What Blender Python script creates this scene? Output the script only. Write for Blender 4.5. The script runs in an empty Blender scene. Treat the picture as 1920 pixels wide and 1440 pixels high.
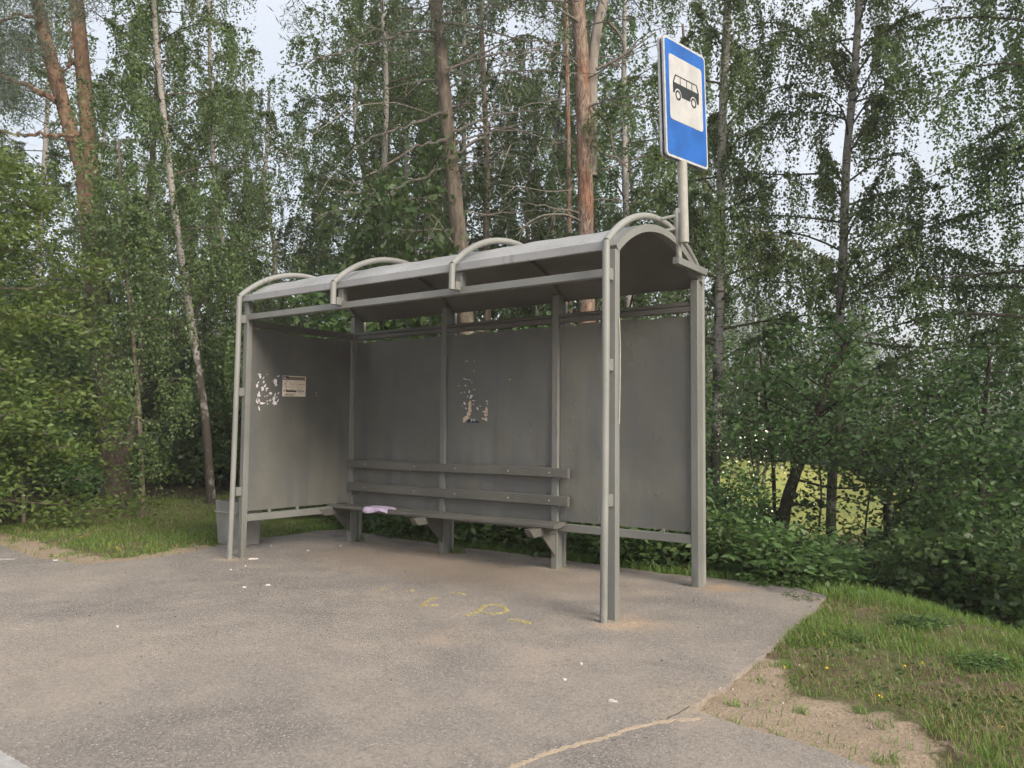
import bpy, math, random
import numpy as np
from mathutils import Vector, Matrix

# ------------------------------------------------------------------ camera, world, sun, exposure
sc = bpy.context.scene
C = sc.collection
CAM = np.array([6.888, -4.797, 1.30]); YAW, PITCH, ROLL, FPX = 0.62633, 0.058644, 0.008935, 1478.75
_f = np.array([-math.sin(YAW)*math.cos(PITCH), math.cos(YAW)*math.cos(PITCH), math.sin(PITCH)])
_r = np.array([math.cos(YAW), math.sin(YAW), 0.0]); _u = np.cross(_r, _f)
RT = _r*math.cos(ROLL) + _u*math.sin(ROLL); UP = -_r*math.sin(ROLL) + _u*math.cos(ROLL); FW = _f
cam = bpy.data.cameras.new('camera'); cam.lens = FPX/1920*36; cam.sensor_width = 36; cam.clip_end = 800; cam.clip_start = 0.05
co = bpy.data.objects.new('camera', cam); C.objects.link(co); sc.camera = co
co.matrix_world = Matrix(((RT[0], UP[0], -FW[0], CAM[0]), (RT[1], UP[1], -FW[1], CAM[1]), (RT[2], UP[2], -FW[2], CAM[2]), (0, 0, 0, 1)))

SUN_EL, SUN_AZ = math.radians(33), math.radians(-15)      # azimuth from +x towards +y
w = bpy.data.worlds.new('World'); sc.world = w; w.use_nodes = True
nt = w.node_tree; nt.nodes.clear()
sky = nt.nodes.new('ShaderNodeTexSky'); sky.sky_type = 'NISHITA'; sky.sun_disc = False
sky.sun_elevation = SUN_EL; sky.sun_rotation = math.pi/2 - SUN_AZ; sky.air_density = 1.6; sky.dust_density = 4.0; sky.ozone_density = 1.0
b1 = nt.nodes.new('ShaderNodeBackground'); b1.inputs[1].default_value = 0.05
nt.links.new(sky.outputs[0], b1.inputs[0])
b2 = nt.nodes.new('ShaderNodeBackground'); b2.inputs[0].default_value = (0.88, 0.92, 1.0, 1); b2.inputs[1].default_value = 0.29
mx = nt.nodes.new('ShaderNodeMixShader')
tc = nt.nodes.new('ShaderNodeTexCoord'); ns = nt.nodes.new('ShaderNodeTexNoise'); ns.inputs['Scale'].default_value = 2.2; ns.inputs['Detail'].default_value = 5
rp = nt.nodes.new('ShaderNodeMapRange'); rp.inputs[1].default_value = 0.35; rp.inputs[2].default_value = 0.7; rp.inputs[3].default_value = 0.60; rp.inputs[4].default_value = 0.92
nt.links.new(tc.outputs['Generated'], ns.inputs['Vector']); nt.links.new(ns.outputs[0], rp.inputs[0]); nt.links.new(rp.outputs[0], mx.inputs[0])
nt.links.new(b1.outputs[0], mx.inputs[1]); nt.links.new(b2.outputs[0], mx.inputs[2])
wo = nt.nodes.new('ShaderNodeOutputWorld'); nt.links.new(mx.outputs[0], wo.inputs[0])
sl = bpy.data.lights.new('sun', 'SUN'); sl.energy = 1.5; sl.angle = math.radians(28); sl.color = (1.0, 0.91, 0.79)
so = bpy.data.objects.new('sun', sl); C.objects.link(so)
sd = Vector((math.cos(SUN_EL)*math.cos(SUN_AZ), math.cos(SUN_EL)*math.sin(SUN_AZ), math.sin(SUN_EL)))
so.rotation_euler = sd.to_track_quat('Z', 'Y').to_euler(); so.location = (20, -10, 20)
vs = sc.view_settings; vs.view_transform = 'Standard'; vs.look = 'None'; vs.exposure = 1.92; vs.gamma = 1; vs.use_curve_mapping = False
sc.cycles.max_bounces = 3; sc.cycles.diffuse_bounces = 3; sc.cycles.glossy_bounces = 2; sc.cycles.transmission_bounces = 3; sc.cycles.use_adaptive_sampling = True; sc.cycles.adaptive_threshold = 0.03; sc.cycles.transparent_max_bounces = 6
sc.cycles.use_denoising = True; sc.cycles.denoising_prefilter = 'FAST'

# ------------------------------------------------------------------ measuring helpers
def ray(x, y): return FW + RT*(x-960)/FPX - UP*(y-720)/FPX
def at(x, y, dist): return CAM + ray(x, y)*dist
def onz(x, y, z=0.0): v = ray(x, y); return CAM + v*((z-CAM[2])/v[2])
def ony(x, y, Y): v = ray(x, y); return CAM + v*((Y-CAM[1])/v[1])
def onx(x, y, X): v = ray(x, y); return CAM + v*((X-CAM[0])/v[0])
def sstep(a, b, x): t = np.clip((x-a)/(b-a), 0, 1); return t*t*(3-2*t)

# ------------------------------------------------------------------ mesh helpers
class MB:
    def __init__(s): s.v = []; s.f = []
    def add(s, vs, fs):
        n = len(s.v); s.v += [tuple(map(float, p)) for p in vs]; s.f += [tuple(i+n for i in f) for f in fs]; return s
    def box(s, x0, x1, y0, y1, z0, z1, bev=0.004):
        # box with a small chamfer all round
        b = min(bev, (x1-x0)*.3, (y1-y0)*.3, (z1-z0)*.3)
        xs, ys, zs = (x0, x1), (y0, y1), (z0, z1); V = []; idx = {}
        for i in (0, 1):
            for j in (0, 1):
                for k in (0, 1):
                    sx, sy, sz = (1, -1)[i]*b, (1, -1)[j]*b, (1, -1)[k]*b
                    for a, p in enumerate(((xs[i], ys[j]+sy, zs[k]+sz), (xs[i]+sx, ys[j], zs[k]+sz), (xs[i]+sx, ys[j]+sy, zs[k]))):
                        idx[i, j, k, a] = len(V); V.append(p)
        F = []
        cen = np.array([(x0+x1)/2, (y0+y1)/2, (z0+z1)/2])
        def face(ids):
            q = np.array([V[i] for i in ids]); n = np.cross(q[1]-q[0], q[2]-q[1])
            if n.dot(q.mean(0)-cen) < 0: ids = ids[::-1]
            F.append(tuple(ids))
        for i in (0, 1): face([idx[i, 0, 0, 0], idx[i, 1, 0, 0], idx[i, 1, 1, 0], idx[i, 0, 1, 0]])
        for j in (0, 1): face([idx[0, j, 0, 1], idx[1, j, 0, 1], idx[1, j, 1, 1], idx[0, j, 1, 1]])
        for k in (0, 1): face([idx[0, 0, k, 2], idx[1, 0, k, 2], idx[1, 1, k, 2], idx[0, 1, k, 2]])
        for i in (0, 1):
            for j in (0, 1): face([idx[i, j, 0, 0], idx[i, j, 1, 0], idx[i, j, 1, 1], idx[i, j, 0, 1]])
            for k in (0, 1): face([idx[i, 0, k, 0], idx[i, 1, k, 0], idx[i, 1, k, 2], idx[i, 0, k, 2]])
        for j in (0, 1):
            for k in (0, 1): face([idx[0, j, k, 1], idx[1, j, k, 1], idx[1, j, k, 2], idx[0, j, k, 2]])
        for i in (0, 1):
            for j in (0, 1):
                for k in (0, 1): face([idx[i, j, k, 0], idx[i, j, k, 1], idx[i, j, k, 2]])
        return s.add(V, F)
    def tube(s, pts, rad, n=10, cap=True):
        P = np.array(pts, float); m = len(P); R = np.full(m, rad) if np.isscalar(rad) else np.array(rad, float)
        T = np.gradient(P, axis=0); T /= np.linalg.norm(T, axis=1)[:, None]+1e-12
        a = np.array([0, 0, 1.]) if abs(T[0][2]) < .9 else np.array([1., 0, 0])
        N = a - T[0]*a.dot(T[0]); N /= np.linalg.norm(N); V = []
        th = np.arange(n)*2*math.pi/n
        for i in range(m):
            N = N - T[i]*N.dot(T[i]); N /= np.linalg.norm(N)+1e-12; B = np.cross(T[i], N)
            V.append(P[i] + R[i]*(np.cos(th)[:, None]*N + np.sin(th)[:, None]*B))
        V = np.concatenate(V); F = []
        for i in range(m-1):
            for k in range(n):
                F.append((i*n+k, i*n+(k+1) % n, (i+1)*n+(k+1) % n, (i+1)*n+k))
        if cap: F.append(tuple(range(n))[::-1]); F.append(tuple((m-1)*n+k for k in range(n)))
        return s.add(V, F)
    def prism(s, poly, axis, a0, a1):
        # polygon (2D) extruded along axis 0/1/2 from a0 to a1
        def p3(p, a): q = list(p); q.insert(axis, a); return q
        n = len(poly); V = [p3(p, a0) for p in poly]+[p3(p, a1) for p in poly]
        F = [tuple(range(n))[::-1], tuple(range(n, 2*n))]+[(i, (i+1) % n, n+(i+1) % n, n+i) for i in range(n)]
        return s.add(V, F)
    def build(s, name, mat, parent=None, smooth=False, loc=None):
        return mesh_obj(name, s.v, s.f, mat, parent, smooth, loc)

def link(o, parent=None):
    C.objects.link(o)
    if parent is not None:
        o.parent = parent
        o.matrix_parent_inverse = parent_inv(parent)
    return o
def parent_inv(p):
    m = Matrix.LocRotScale(p.location, p.rotation_euler, p.scale) if p.parent is None else parent_world(p)
    return m.inverted()
def parent_world(p):
    m = p.matrix_parent_inverse @ Matrix.LocRotScale(p.location, p.rotation_euler, p.scale)
    if p.parent is not None: m = parent_world(p.parent) @ m
    else: m = Matrix.LocRotScale(p.location, p.rotation_euler, p.scale)
    return m
def recalc(me):
    import bmesh
    bm = bmesh.new(); bm.from_mesh(me); bmesh.ops.recalc_face_normals(bm, faces=bm.faces); bm.to_mesh(me); bm.free()
def mesh_obj(name, v, f, mat, parent=None, smooth=False, loc=None):
    me = bpy.data.meshes.new(name); me.from_pydata([tuple(p) for p in v], [], f); me.update(); recalc(me)
    if smooth: me.polygons.foreach_set('use_smooth', [True]*len(me.polygons)); me.set_sharp_from_angle(angle=math.radians(42))
    me.materials.append(mat); o = bpy.data.objects.new(name, me)
    return link(o, parent)
def quads_obj(name, V, nper, mat, parent=None):
    """V: (n*nper,3) float array; every nper vertices are one face"""
    n = len(V)//nper; me = bpy.data.meshes.new(name)
    me.vertices.add(len(V)); me.vertices.foreach_set('co', np.ascontiguousarray(V, dtype=np.float32).ravel())
    me.loops.add(len(V)); me.loops.foreach_set('vertex_index', np.arange(len(V), dtype=np.int32))
    me.polygons.add(n); me.polygons.foreach_set('loop_start', np.arange(0, len(V), nper, dtype=np.int32))
    me.update(calc_edges=True); me.materials.append(mat)
    return link(bpy.data.objects.new(name, me), parent)
def thing(name, label, cat, loc=(0, 0, 0), group=None):
    o = bpy.data.objects.new(name, None); o.empty_display_size = .2; C.objects.link(o); o.location = tuple(map(float, loc))
    return tag(o, label, cat, group)
def tag(o, label, cat, group=None):
    o['label'] = label; o['category'] = cat
    if group: o['group'] = group
    return o
def struct(o): o['kind'] = 'structure'; return o
def stuff(o, label=None, cat=None):
    o['kind'] = 'stuff'
    if label: o['label'] = label
    if cat: o['category'] = cat
    return o
def copy_thing(root, loc, rz, s, label=None, group=None):
    r = root.copy(); C.objects.link(r); r.location = tuple(map(float, loc)); r.rotation_euler = (0, 0, rz); r.scale = (s[0], s[0], s[1])
    if label: r['label'] = label
    if group: r['group'] = group
    for ch in root.children:
        c = ch.copy(); C.objects.link(c); c.parent = r; c.matrix_parent_inverse = Matrix.Identity(4)
    return r

# ------------------------------------------------------------------ material helpers
class G:
    def __init__(s, name):
        s.m = bpy.data.materials.new(name); s.m.use_nodes = True; s.t = s.m.node_tree; s.t.nodes.clear()
        s.out = s.n('OutputMaterial')
    def n(s, typ, **kw):
        nd = s.t.nodes.new('ShaderNode'+typ)
        for k, v in kw.items(): setattr(nd, k, v)
        return nd
    def l(s, a, b): s.t.links.new(a, b)
    def set(s, sock, v):
        if isinstance(v, bpy.types.NodeSocket): s.l(v, sock)
        elif isinstance(v, (tuple, list)) and len(v) == 3 and sock.type == 'RGBA': sock.default_value = (*v, 1)
        else: sock.default_value = v
    def pos(s): return s.n('NewGeometry').outputs['Position']
    def objc(s): return s.n('TexCoord').outputs['Object']
    def mapv(s, vec, scale=(1, 1, 1), loc=(0, 0, 0)):
        m = s.n('Mapping'); s.l(vec, m.inputs[0]); m.inputs['Scale'].default_value = scale; m.inputs['Location'].default_value = loc; return m.outputs[0]
    def noise(s, vec, scale, detail=4, rough=.55, dist=0):
        n = s.n('TexNoise'); s.l(vec, n.inputs['Vector']); n.inputs['Scale'].default_value = scale; n.inputs['Detail'].default_value = detail
        n.inputs['Roughness'].default_value = rough; n.inputs['Distortion'].default_value = dist; return n.outputs[0]
    def vor(s, vec, scale, out='Distance', feature='F1'):
        n = s.n('TexVoronoi', feature=feature); s.l(vec, n.inputs['Vector']); n.inputs['Scale'].default_value = scale; return n.outputs[out]
    def rng(s, x, a, b, c=0.0, d=1.0):
        n = s.n('MapRange'); n.interpolation_type = 'SMOOTHSTEP'; s.set(n.inputs[0], x)
        for i, v in enumerate((a, b, c, d)): s.set(n.inputs[i+1], v)
        return n.outputs[0]
    def math(s, op, a, b=0.0):
        n = s.n('Math', operation=op); s.set(n.inputs[0], a); s.set(n.inputs[1], b); return n.outputs[0]
    def mix(s, fac, a, b):
        n = s.n('Mix', data_type='RGBA'); s.set(n.inputs[0], fac); s.set(n.inputs[6], a); s.set(n.inputs[7], b); return n.outputs[2]
    def sep(s, vec): n = s.n('SeparateXYZ'); s.l(vec, n.inputs[0]); return n.outputs
    def dist(s, vec, p):
        n = s.n('VectorMath', operation='DISTANCE'); s.l(vec, n.inputs[0]); n.inputs[1].default_value = p; return n.outputs['Value']
    def attr(s, name): n = s.n('Attribute'); n.attribute_name = name; return n.outputs['Fac']
    def bump(s, h, strength=.3, dist=.01):
        n = s.n('Bump'); s.l(h, n.inputs['Height']); n.inputs['Strength'].default_value = strength; n.inputs['Distance'].default_value = dist; return n.outputs[0]
    def done(s, col, rough=.7, normal=None, metal=0.0, spec=.5, alpha=None):
        p = s.n('BsdfPrincipled'); s.set(p.inputs['Base Color'], col); s.set(p.inputs['Roughness'], rough)
        p.inputs['Metallic'].default_value = metal; p.inputs['Specular IOR Level'].default_value = spec
        if normal is not None: s.l(normal, p.inputs['Normal'])
        if alpha is not None: s.set(p.inputs['Alpha'], alpha)
        s.l(p.outputs[0], s.out.inputs[0]); return s.m

def mat_paint(name, col, lump=1.0, streak=True):
    g = G(name); p = g.pos()
    big = g.noise(p, 1.1, 3); st = g.noise(g.mapv(p, (7, 7, .7)), 1.0, 4); fine = g.noise(p, 38, 3); lumps = g.vor(g.mapv(p, (1, 1, .8)), 21)
    c1 = tuple(c*.80 for c in col); c2 = tuple(c*1.12 for c in col)
    c = g.mix(g.rng(big, .3, .7), c1, c2)
    if streak:
        vio = (col[0]*.72, col[1]*.74, col[2]*.92)
        c = g.mix(g.math('MULTIPLY', g.rng(st, .46, .68), .65), c, vio)
        c = g.mix(g.math('MULTIPLY', g.rng(g.noise(p, 2.3, 2), .55, .75), .4), c, (col[0]*1.12, col[1]*1.08, col[2]*.9))
    chips = g.rng(g.noise(p, 17, 5, .7), .735, .76)
    c = g.mix(g.math('MULTIPLY', chips, .6), c, (.48, .46, .42))
    grime = g.rng(g.math('ADD', g.noise(g.mapv(p, (9, 9, 1.2), (2, 5, 1)), 1.0, 5, .7), g.rng(g.sep(p)[2], 0, .5, .12, 0)), .60, .74, 0, .45); c = g.mix(grime, c, (.07, .062, .05))
    h = g.math('ADD', g.math('MULTIPLY', g.math('MULTIPLY', g.rng(lumps, .05, .4, 1, 0), g.rng(g.noise(p, 4.5, 4, .7), .47, .62)), .75*lump), g.math('MULTIPLY', fine, .7))
    h = g.math('ADD', h, g.math('MULTIPLY', g.noise(p, 9, 2), .8))
    return g.done(c, g.rng(fine, .3, .7, .34, .56), g.bump(h, .3*lump, .008), spec=.5)

M = {}
M['paint'] = mat_paint('grey_paint', (.136, .136, .120), 1.25)
M['frame'] = mat_paint('grey_frame_paint', (.184, .186, .173), .7, False)
M['pipe'] = mat_paint('grey_pipe_paint', (.228, .230, .214), .6, False)
M['wood'] = mat_paint('grey_painted_wood', (.120, .116, .104), .8, False)
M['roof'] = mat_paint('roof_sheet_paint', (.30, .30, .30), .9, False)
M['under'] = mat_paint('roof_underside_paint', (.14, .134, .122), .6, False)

def mat_plain(name, col, rough=.6, var=.15, scale=12, spec=.4):
    g = G(name); p = g.pos(); n = g.noise(p, scale, 4)
    return g.done(g.mix(g.rng(n, .3, .7), tuple(c*(1-var) for c in col), tuple(min(1, c*(1+var)) for c in col)), rough, g.bump(n, .1, .004), spec=spec)
M['sign_blue'] = mat_plain('sign_blue', (.014, .10, .37), .4, .15, 5)
M['sign_white'] = mat_plain('sign_white', (.43, .425, .415), .45, .12, 6)
M['sign_black'] = mat_plain('sign_black', (.018, .022, .022), .4, .1)
M['sign_rim'] = mat_plain('sign_rim', (.42, .43, .44), .45, .12, 20)
M['sign_dark'] = mat_plain('sign_dark_steel', (.035, .04, .043), .5, .2)
M['galv'] = mat_plain('weathered_pole', (.33, .32, .285), .55, .10, 14)
M['paper'] = mat_plain('paper', (.74, .66, .55), .8, .06, 30)
M['torn'] = mat_plain('torn_paper_white', (.66, .62, .66), .85, .08, 60)
M['torn_tan'] = mat_plain('torn_paper_tan', (.58, .46, .37), .85, .12, 60)
M['ink'] = mat_plain('ink', (.05, .045, .045), .8, .2, 50)
M['ink_soft'] = mat_plain('faded_ink', (.20, .155, .135), .8, .2, 50)
M['ink_blue'] = mat_plain('blue_black_ink', (.02, .035, .06), .8, .2, 50)
M['cloth'] = mat_plain('lilac_cloth', (.60, .50, .68), .9, .12, 40, .1)
M['litter'] = mat_plain('white_litter', (.47, .45, .43), .8, .12, 60)
M['bin'] = mat_plain('bin_grey', (.25, .247, .23), .6, .15, 6)
M['flower_yellow'] = mat_plain('yellow_petal', (.75, .50, .02), .7, .1)
M['flower_white'] = mat_plain('white_petal', (.72, .74, .62), .7, .1)
M['stone'] = mat_plain('pebble', (.34, .29, .24), .9, .4, 40, .2)
M['crumb'] = mat_plain('dry_crumb', (.10, .07, .045), .9, .4, 40, .1)
M['line'] = mat_plain('worn_white_line', (.33, .32, .305), .8, .15, 25)
M['dark_leaf_red'] = mat_plain('autumn_leaf', (.30, .09, .03), .7, .2)

def mat_asphalt():
    g = G('dusty_asphalt'); p = g.pos()
    ag = g.vor(p, 150, 'Color'); agd = g.sep(ag)[0]; fine = g.noise(p, 210, 3, .7)
    base = g.mix(g.rng(agd, .1, .9), (.13, .119, .112), (.26, .235, .214))
    base = g.mix(g.rng(agd, .955, .99), base, (.50, .46, .42))
    pp = g.mapv(p, (1, 1, 1), (3.1, 1.7, 0)); n1 = g.noise(pp, .55, 6, .62, .6); n2 = g.noise(p, 2.6, 5, .65); n3 = g.noise(p, 26, 4, .7)
    dust = g.math('ADD', g.math('MULTIPLY', g.rng(n1, .30, .66), .70), g.math('MULTIPLY', g.rng(n2, .42, .72), .42))
    dust = g.math('MULTIPLY', dust, g.rng(n3, .25, .62, .45, 1))
    base = g.mix(dust, base, (.354, .304, .258))
    # brown trodden earth inside the shelter, sand at the feet of the posts and along the edge
    wp = g.n('VectorMath', operation='ADD'); g.l(p, wp.inputs[0])
    nz = g.n('TexNoise'); g.l(p, nz.inputs['Vector']); nz.inputs['Scale'].default_value = 3.0; nz.inputs['Detail'].default_value = 5
    sub = g.n('VectorMath', operation='MULTIPLY_ADD'); g.l(nz.outputs['Color'], sub.inputs[0]); sub.inputs[1].default_value = (.5, .5, 0); sub.inputs[2].default_value = (-.25, -.25, 0)
    g.l(sub.outputs[0], wp.inputs[1]); q = wp.outputs[0]; qs = g.mapv(q, (.40, 1, 0))
    inn = g.math('MULTIPLY', g.rng(g.dist(qs, (.82, 1.02, 0)), .2, 1.0, .5, 0), g.rng(n3, .2, .55, .6, 1))
    base = g.mix(inn, base, (.255, .19, .135))
    sx, sy, sz = g.sep(q)
    rowb = g.math('MULTIPLY', g.rng(g.math('ABSOLUTE', g.math('SUBTRACT', sy, 1.66)), .02, .14, 1, 0), g.rng(n2, .45, .6, 0, .8))
    base = g.mix(rowb, base, (.30, .215, .14))
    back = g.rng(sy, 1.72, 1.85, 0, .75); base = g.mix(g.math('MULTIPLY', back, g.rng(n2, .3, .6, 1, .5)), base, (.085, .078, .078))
    for c, r, col in (((4.36, .08, 0), .26, (.46, .335, .225)), ((4.3, 1.66, 0), .24, (.38, .28, .2)), ((0.02, .02, 0), .22, (.42, .33, .23)), ((5.38, -1.1, 0), .35, (.42, .34, .25)), ((1.43, 1.62, 0), .2, (.33, .25, .17)), ((2.84, 1.62, 0), .2, (.33, .25, .17)), ((2.2, -2.9, 0), .8, (.33, .285, .24)), ((4.4, -.9, 0), .45, (.36, .30, .25)), ((3.6, -.95, 0), .3, (.37, .30, .235)), ((4.0, 1.05, 0), .22, (.36, .30, .24))):
        f = g.math('MULTIPLY', g.rng(g.dist(q, c), r*.1, r*1.25, .8, 0), g.rng(g.math('ADD', g.math('MULTIPLY', n3, .5), g.math('MULTIPLY', n2, .5)), .38, .58, .05, 1)); base = g.mix(f, base, col)
    stain = g.math('MULTIPLY', g.rng(g.noise(g.mapv(p, (.8, 1.6, 1), (5, 2, 0)), 1.4, 4, .6), .62, .74), .22)
    base = g.mix(stain, base, (.08, .075, .075))
    gr = g.noise(p, 48, 6, .75); base = g.mix(g.rng(gr, .36, .66, .55, 0), base, g.mix(.5, base, (.06, .055, .052)))
    h = g.math('ADD', g.math('MULTIPLY', gr, 1.6), g.math('ADD', g.math('MULTIPLY', g.vor(p, 150), .8), g.math('ADD', g.math('MULTIPLY', fine, .6), g.math('MULTIPLY', n3, .8))))
    return g.done(base, g.rng(n2, .3, .7, .8, .95), g.bump(h, .55, .006), spec=.25)
M['asphalt'] = mat_asphalt()

def mat_ground():
    g = G('ground_soil'); p = g.pos(); n1 = g.noise(p, 1.3, 6, .65); n2 = g.noise(p, 9, 6, .7); n3 = g.noise(p, 70, 4, .7)
    soil = g.mix(g.rng(n2, .3, .7), (.085, .064, .042), (.185, .142, .095))
    grass = g.mix(g.rng(n2, .3, .7), (.068, .088, .03), (.13, .135, .06))
    c = g.mix(g.rng(n1, .38, .58), grass, soil)
    fo = g.attr('wood'); c = g.mix(fo, c, g.mix(g.rng(n2, .3, .7), (.022, .019, .012), (.06, .05, .03)))
    sand = g.mix(g.rng(n3, .25, .75), (.23, .175, .125), (.37, .295, .22)); sand = g.mix(g.rng(n2, .55, .75, 0, .7), sand, (.22, .155, .10))
    sf = g.math('ADD', g.attr('sand'), g.math('MULTIPLY', g.math('SUBTRACT', n2, .5), .9)); c = g.mix(g.rng(sf, .38, .62), c, sand)
    field = g.mix(g.rng(g.noise(p, .5, 4), .3, .7), (.17, .20, .05), (.245, .25, .08)); c = g.mix(g.attr('field'), c, field)
    h = g.math('ADD', g.math('MULTIPLY', n2, .8), g.math('MULTIPLY', n3, .5))
    return g.done(c, .95, g.bump(h, .8, .03), spec=.1)
M['ground'] = mat_ground()
def mat_sandfill(name, a, b):
    g = G(name); p = g.pos(); n = g.noise(p, 90, 4, .7)
    return g.done(g.mix(g.rng(n, .3, .7), a, b), .95, g.bump(n, .5, .004), spec=.1)
M['sandfill'] = mat_sandfill('sand_in_joint', (.30, .24, .175), (.42, .345, .26))
M['crack'] = mat_sandfill('crack_dirt', (.07, .062, .055), (.14, .12, .10))
def mat_chalk():
    g = G('yellow_chalk'); p = g.pos(); n = g.noise(p, 60, 4, .7)
    return g.done((.46, .39, .17), .95, alpha=g.rng(n, .36, .58, .10, .9), spec=.1)
M['chalk'] = mat_chalk()

def mat_leaf(name, c1, c2, trans=.35, rough=.5, spec=.35):
    g = G(name); ge = g.n('NewGeometry'); r = ge.outputs['Random Per Island']
    c = g.mix(r, c1, c2); oi = g.n('ObjectInfo').outputs['Random']
    hs = g.n('HueSaturation'); g.l(c, hs.inputs['Color']); g.set(hs.inputs['Value'], g.rng(oi, 0, 1, .85, 1.15)); g.set(hs.inputs['Hue'], g.rng(oi, 0, 1, .488, .508)); c = hs.outputs[0]
    p = g.n('BsdfDiffuse'); g.l(c, p.inputs['Color'])
    t = g.n('BsdfTranslucent'); hs2 = g.n('HueSaturation'); g.l(c, hs2.inputs['Color']); hs2.inputs['Value'].default_value = 1.5; hs2.inputs['Hue'].default_value = .485; g.l(hs2.outputs[0], t.inputs[0])
    m = g.n('MixShader'); m.inputs[0].default_value = trans; g.l(p.outputs[0], m.inputs[1]); g.l(t.outputs[0], m.inputs[2]); gl = g.n('BsdfGlossy'); gl.inputs['Roughness'].default_value = rough; m2 = g.n('MixShader'); m2.inputs[0].default_value = spec*.07; g.l(m.outputs[0], m2.inputs[1]); g.l(gl.outputs[0], m2.inputs[2]); g.l(m2.outputs[0], g.out.inputs[0]); return g.m
M['leaf_birch'] = mat_leaf('birch_leaf', (.062, .104, .036), (.124, .172, .062))
M['leaf_far'] = mat_leaf('far_leaf', (.056, .096, .038), (.108, .154, .062))
M['leaf_light'] = mat_leaf('light_leaf', (.075, .135, .03), (.15, .205, .052), .4)
M['leaf_shrub'] = mat_leaf('shrub_leaf', (.032, .070, .021), (.074, .128, .038))
M['leaf_herb'] = mat_leaf('herb_leaf', (.05, .10, .028), (.10, .165, .05))
M['needle'] = mat_leaf('pine_needle', (.07, .10, .07), (.12, .15, .105), .2)
M['grass'] = mat_leaf('grass_blade', (.082, .152, .028), (.178, .262, .06), .4)
M['grass_dry'] = mat_leaf('dry_grass_blade', (.20, .17, .075), (.33, .27, .14), .3)

def mat_birch():
    g = G('birch_bark'); p = g.pos(); z = g.sep(p)[2]
    n = g.noise(g.mapv(p, (5, 5, 26)), 1.0, 4, .6); blot = g.noise(g.mapv(p, (3, 3, 2.2)), 1.0, 4, .65)
    c = g.mix(g.rng(n, .3, .7), (.22, .205, .185), (.36, .34, .315)); c = g.mix(g.rng(n, .57, .64), c, (.06, .052, .045))
    low = g.math('ADD', blot, g.rng(z, -.5, 4.0, .22, -.06)); c = g.mix(g.rng(low, .50, .62), c, (.055, .048, .04))
    return g.done(c, .8, g.bump(n, .4, .01), spec=.2)
M['birch'] = mat_birch()
def mat_pine():
    g = G('pine_bark'); p = g.pos(); z = g.sep(p)[2]
    pl = g.noise(g.mapv(p, (16, 16, 5)), 1.0, 4, .7, .5); n = g.noise(p, 9, 5, .7)
    up = g.mix(g.rng(n, .3, .7), (.165, .105, .07), (.285, .19, .13)); lo = g.mix(g.rng(n, .3, .7), (.05, .04, .033), (.125, .10, .08))
    c = g.mix(g.rng(g.math('ADD', z, g.math('MULTIPLY', n, 1.5)), 4.2, 6.8), lo, up); c = g.mix(g.rng(pl, .52, .66, 0, .85), c, (.06, .042, .034))
    return g.done(c, .9, g.bump(g.math('ADD', pl, n), .8, .03), spec=.1)
M['pine'] = mat_pine()
def mat_bark(name, a, b, sc=10, stretch=4):
    g = G(name); p = g.pos(); n = g.noise(g.mapv(p, (sc, sc, sc/stretch)), 1.0, 5, .7, .4)
    return g.done(g.mix(g.rng(n, .3, .7), a, b), .9, g.bump(n, .8, .03), spec=.1)
M['bark_grey'] = mat_bark('grey_brown_bark', (.075, .062, .05), (.20, .165, .13))
M['bark_dark'] = mat_bark('dark_bark', (.022, .019, .016), (.06, .05, .042))
def mat_peel():
    g = G('peeled_pine_bark'); p = g.pos(); big = g.noise(g.mapv(p, (5, 5, 1.6)), 1.0, 4, .6); n = g.noise(g.mapv(p, (26, 26, 7)), 1.0, 5, .75, .6)
    c = g.mix(g.rng(n, .32, .66), (.10, .062, .048), (.40, .31, .25)); c = g.mix(g.math('MULTIPLY', g.rng(big, .45, .62), .7), c, g.mix(g.rng(n, .3, .7), (.16, .07, .04), (.34, .17, .10)))
    return g.done(c, .9, g.bump(n, .9, .03), spec=.1)
M['bark_bare'] = mat_peel()
M['bark_silver'] = mat_bark('dead_silver_wood', (.22, .19, .165), (.38, .34, .30), 12, 8)
M['twig'] = mat_plain('twig', (.085, .07, .06), .9, .3, 20, .1)
M['twig_dead'] = mat_plain('dead_twig', (.17, .15, .13), .9, .3, 20, .1)

# ------------------------------------------------------------------ ground
# line behind which the bank falls away
BX = np.array([-60, -3.0, -1.2, 0, 4.0, 5.2, 6.5, 9.0, 14, 60]); BY = np.array([40, 8.0, 3.6, 2.75, 2.75, 2.35, 1.35, -.2, -2.2, -14.])
def hgt(x, y):
    x = np.asarray(x, float); y = np.asarray(y, float)
    s = y - np.interp(x, BX, BY)
    d = sstep(0, 2.6, s)*1.05
    left = sstep(-1.0, -3.5, x)*sstep(-1.3, 1.0, y)
    bumps = .05*np.sin(x*1.7+1)*np.cos(y*1.3)+.035*np.sin(x*3.9+y*2.7)
    away = np.clip(np.hypot(x-2.2, y+.4)-4.5, 0, 3)/3
    # rim of the far country rises slowly
    far = sstep(55, 130, np.hypot(x, y))*3.0
    return -.035 - d*(1-left) + bumps*away*sstep(-1.6, -.2, y)*1.2 + .14*left*sstep(-4.5, -7, x) + far*sstep(0, 8, s) - .02*sstep(-1.0, -1.3, y)
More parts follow.
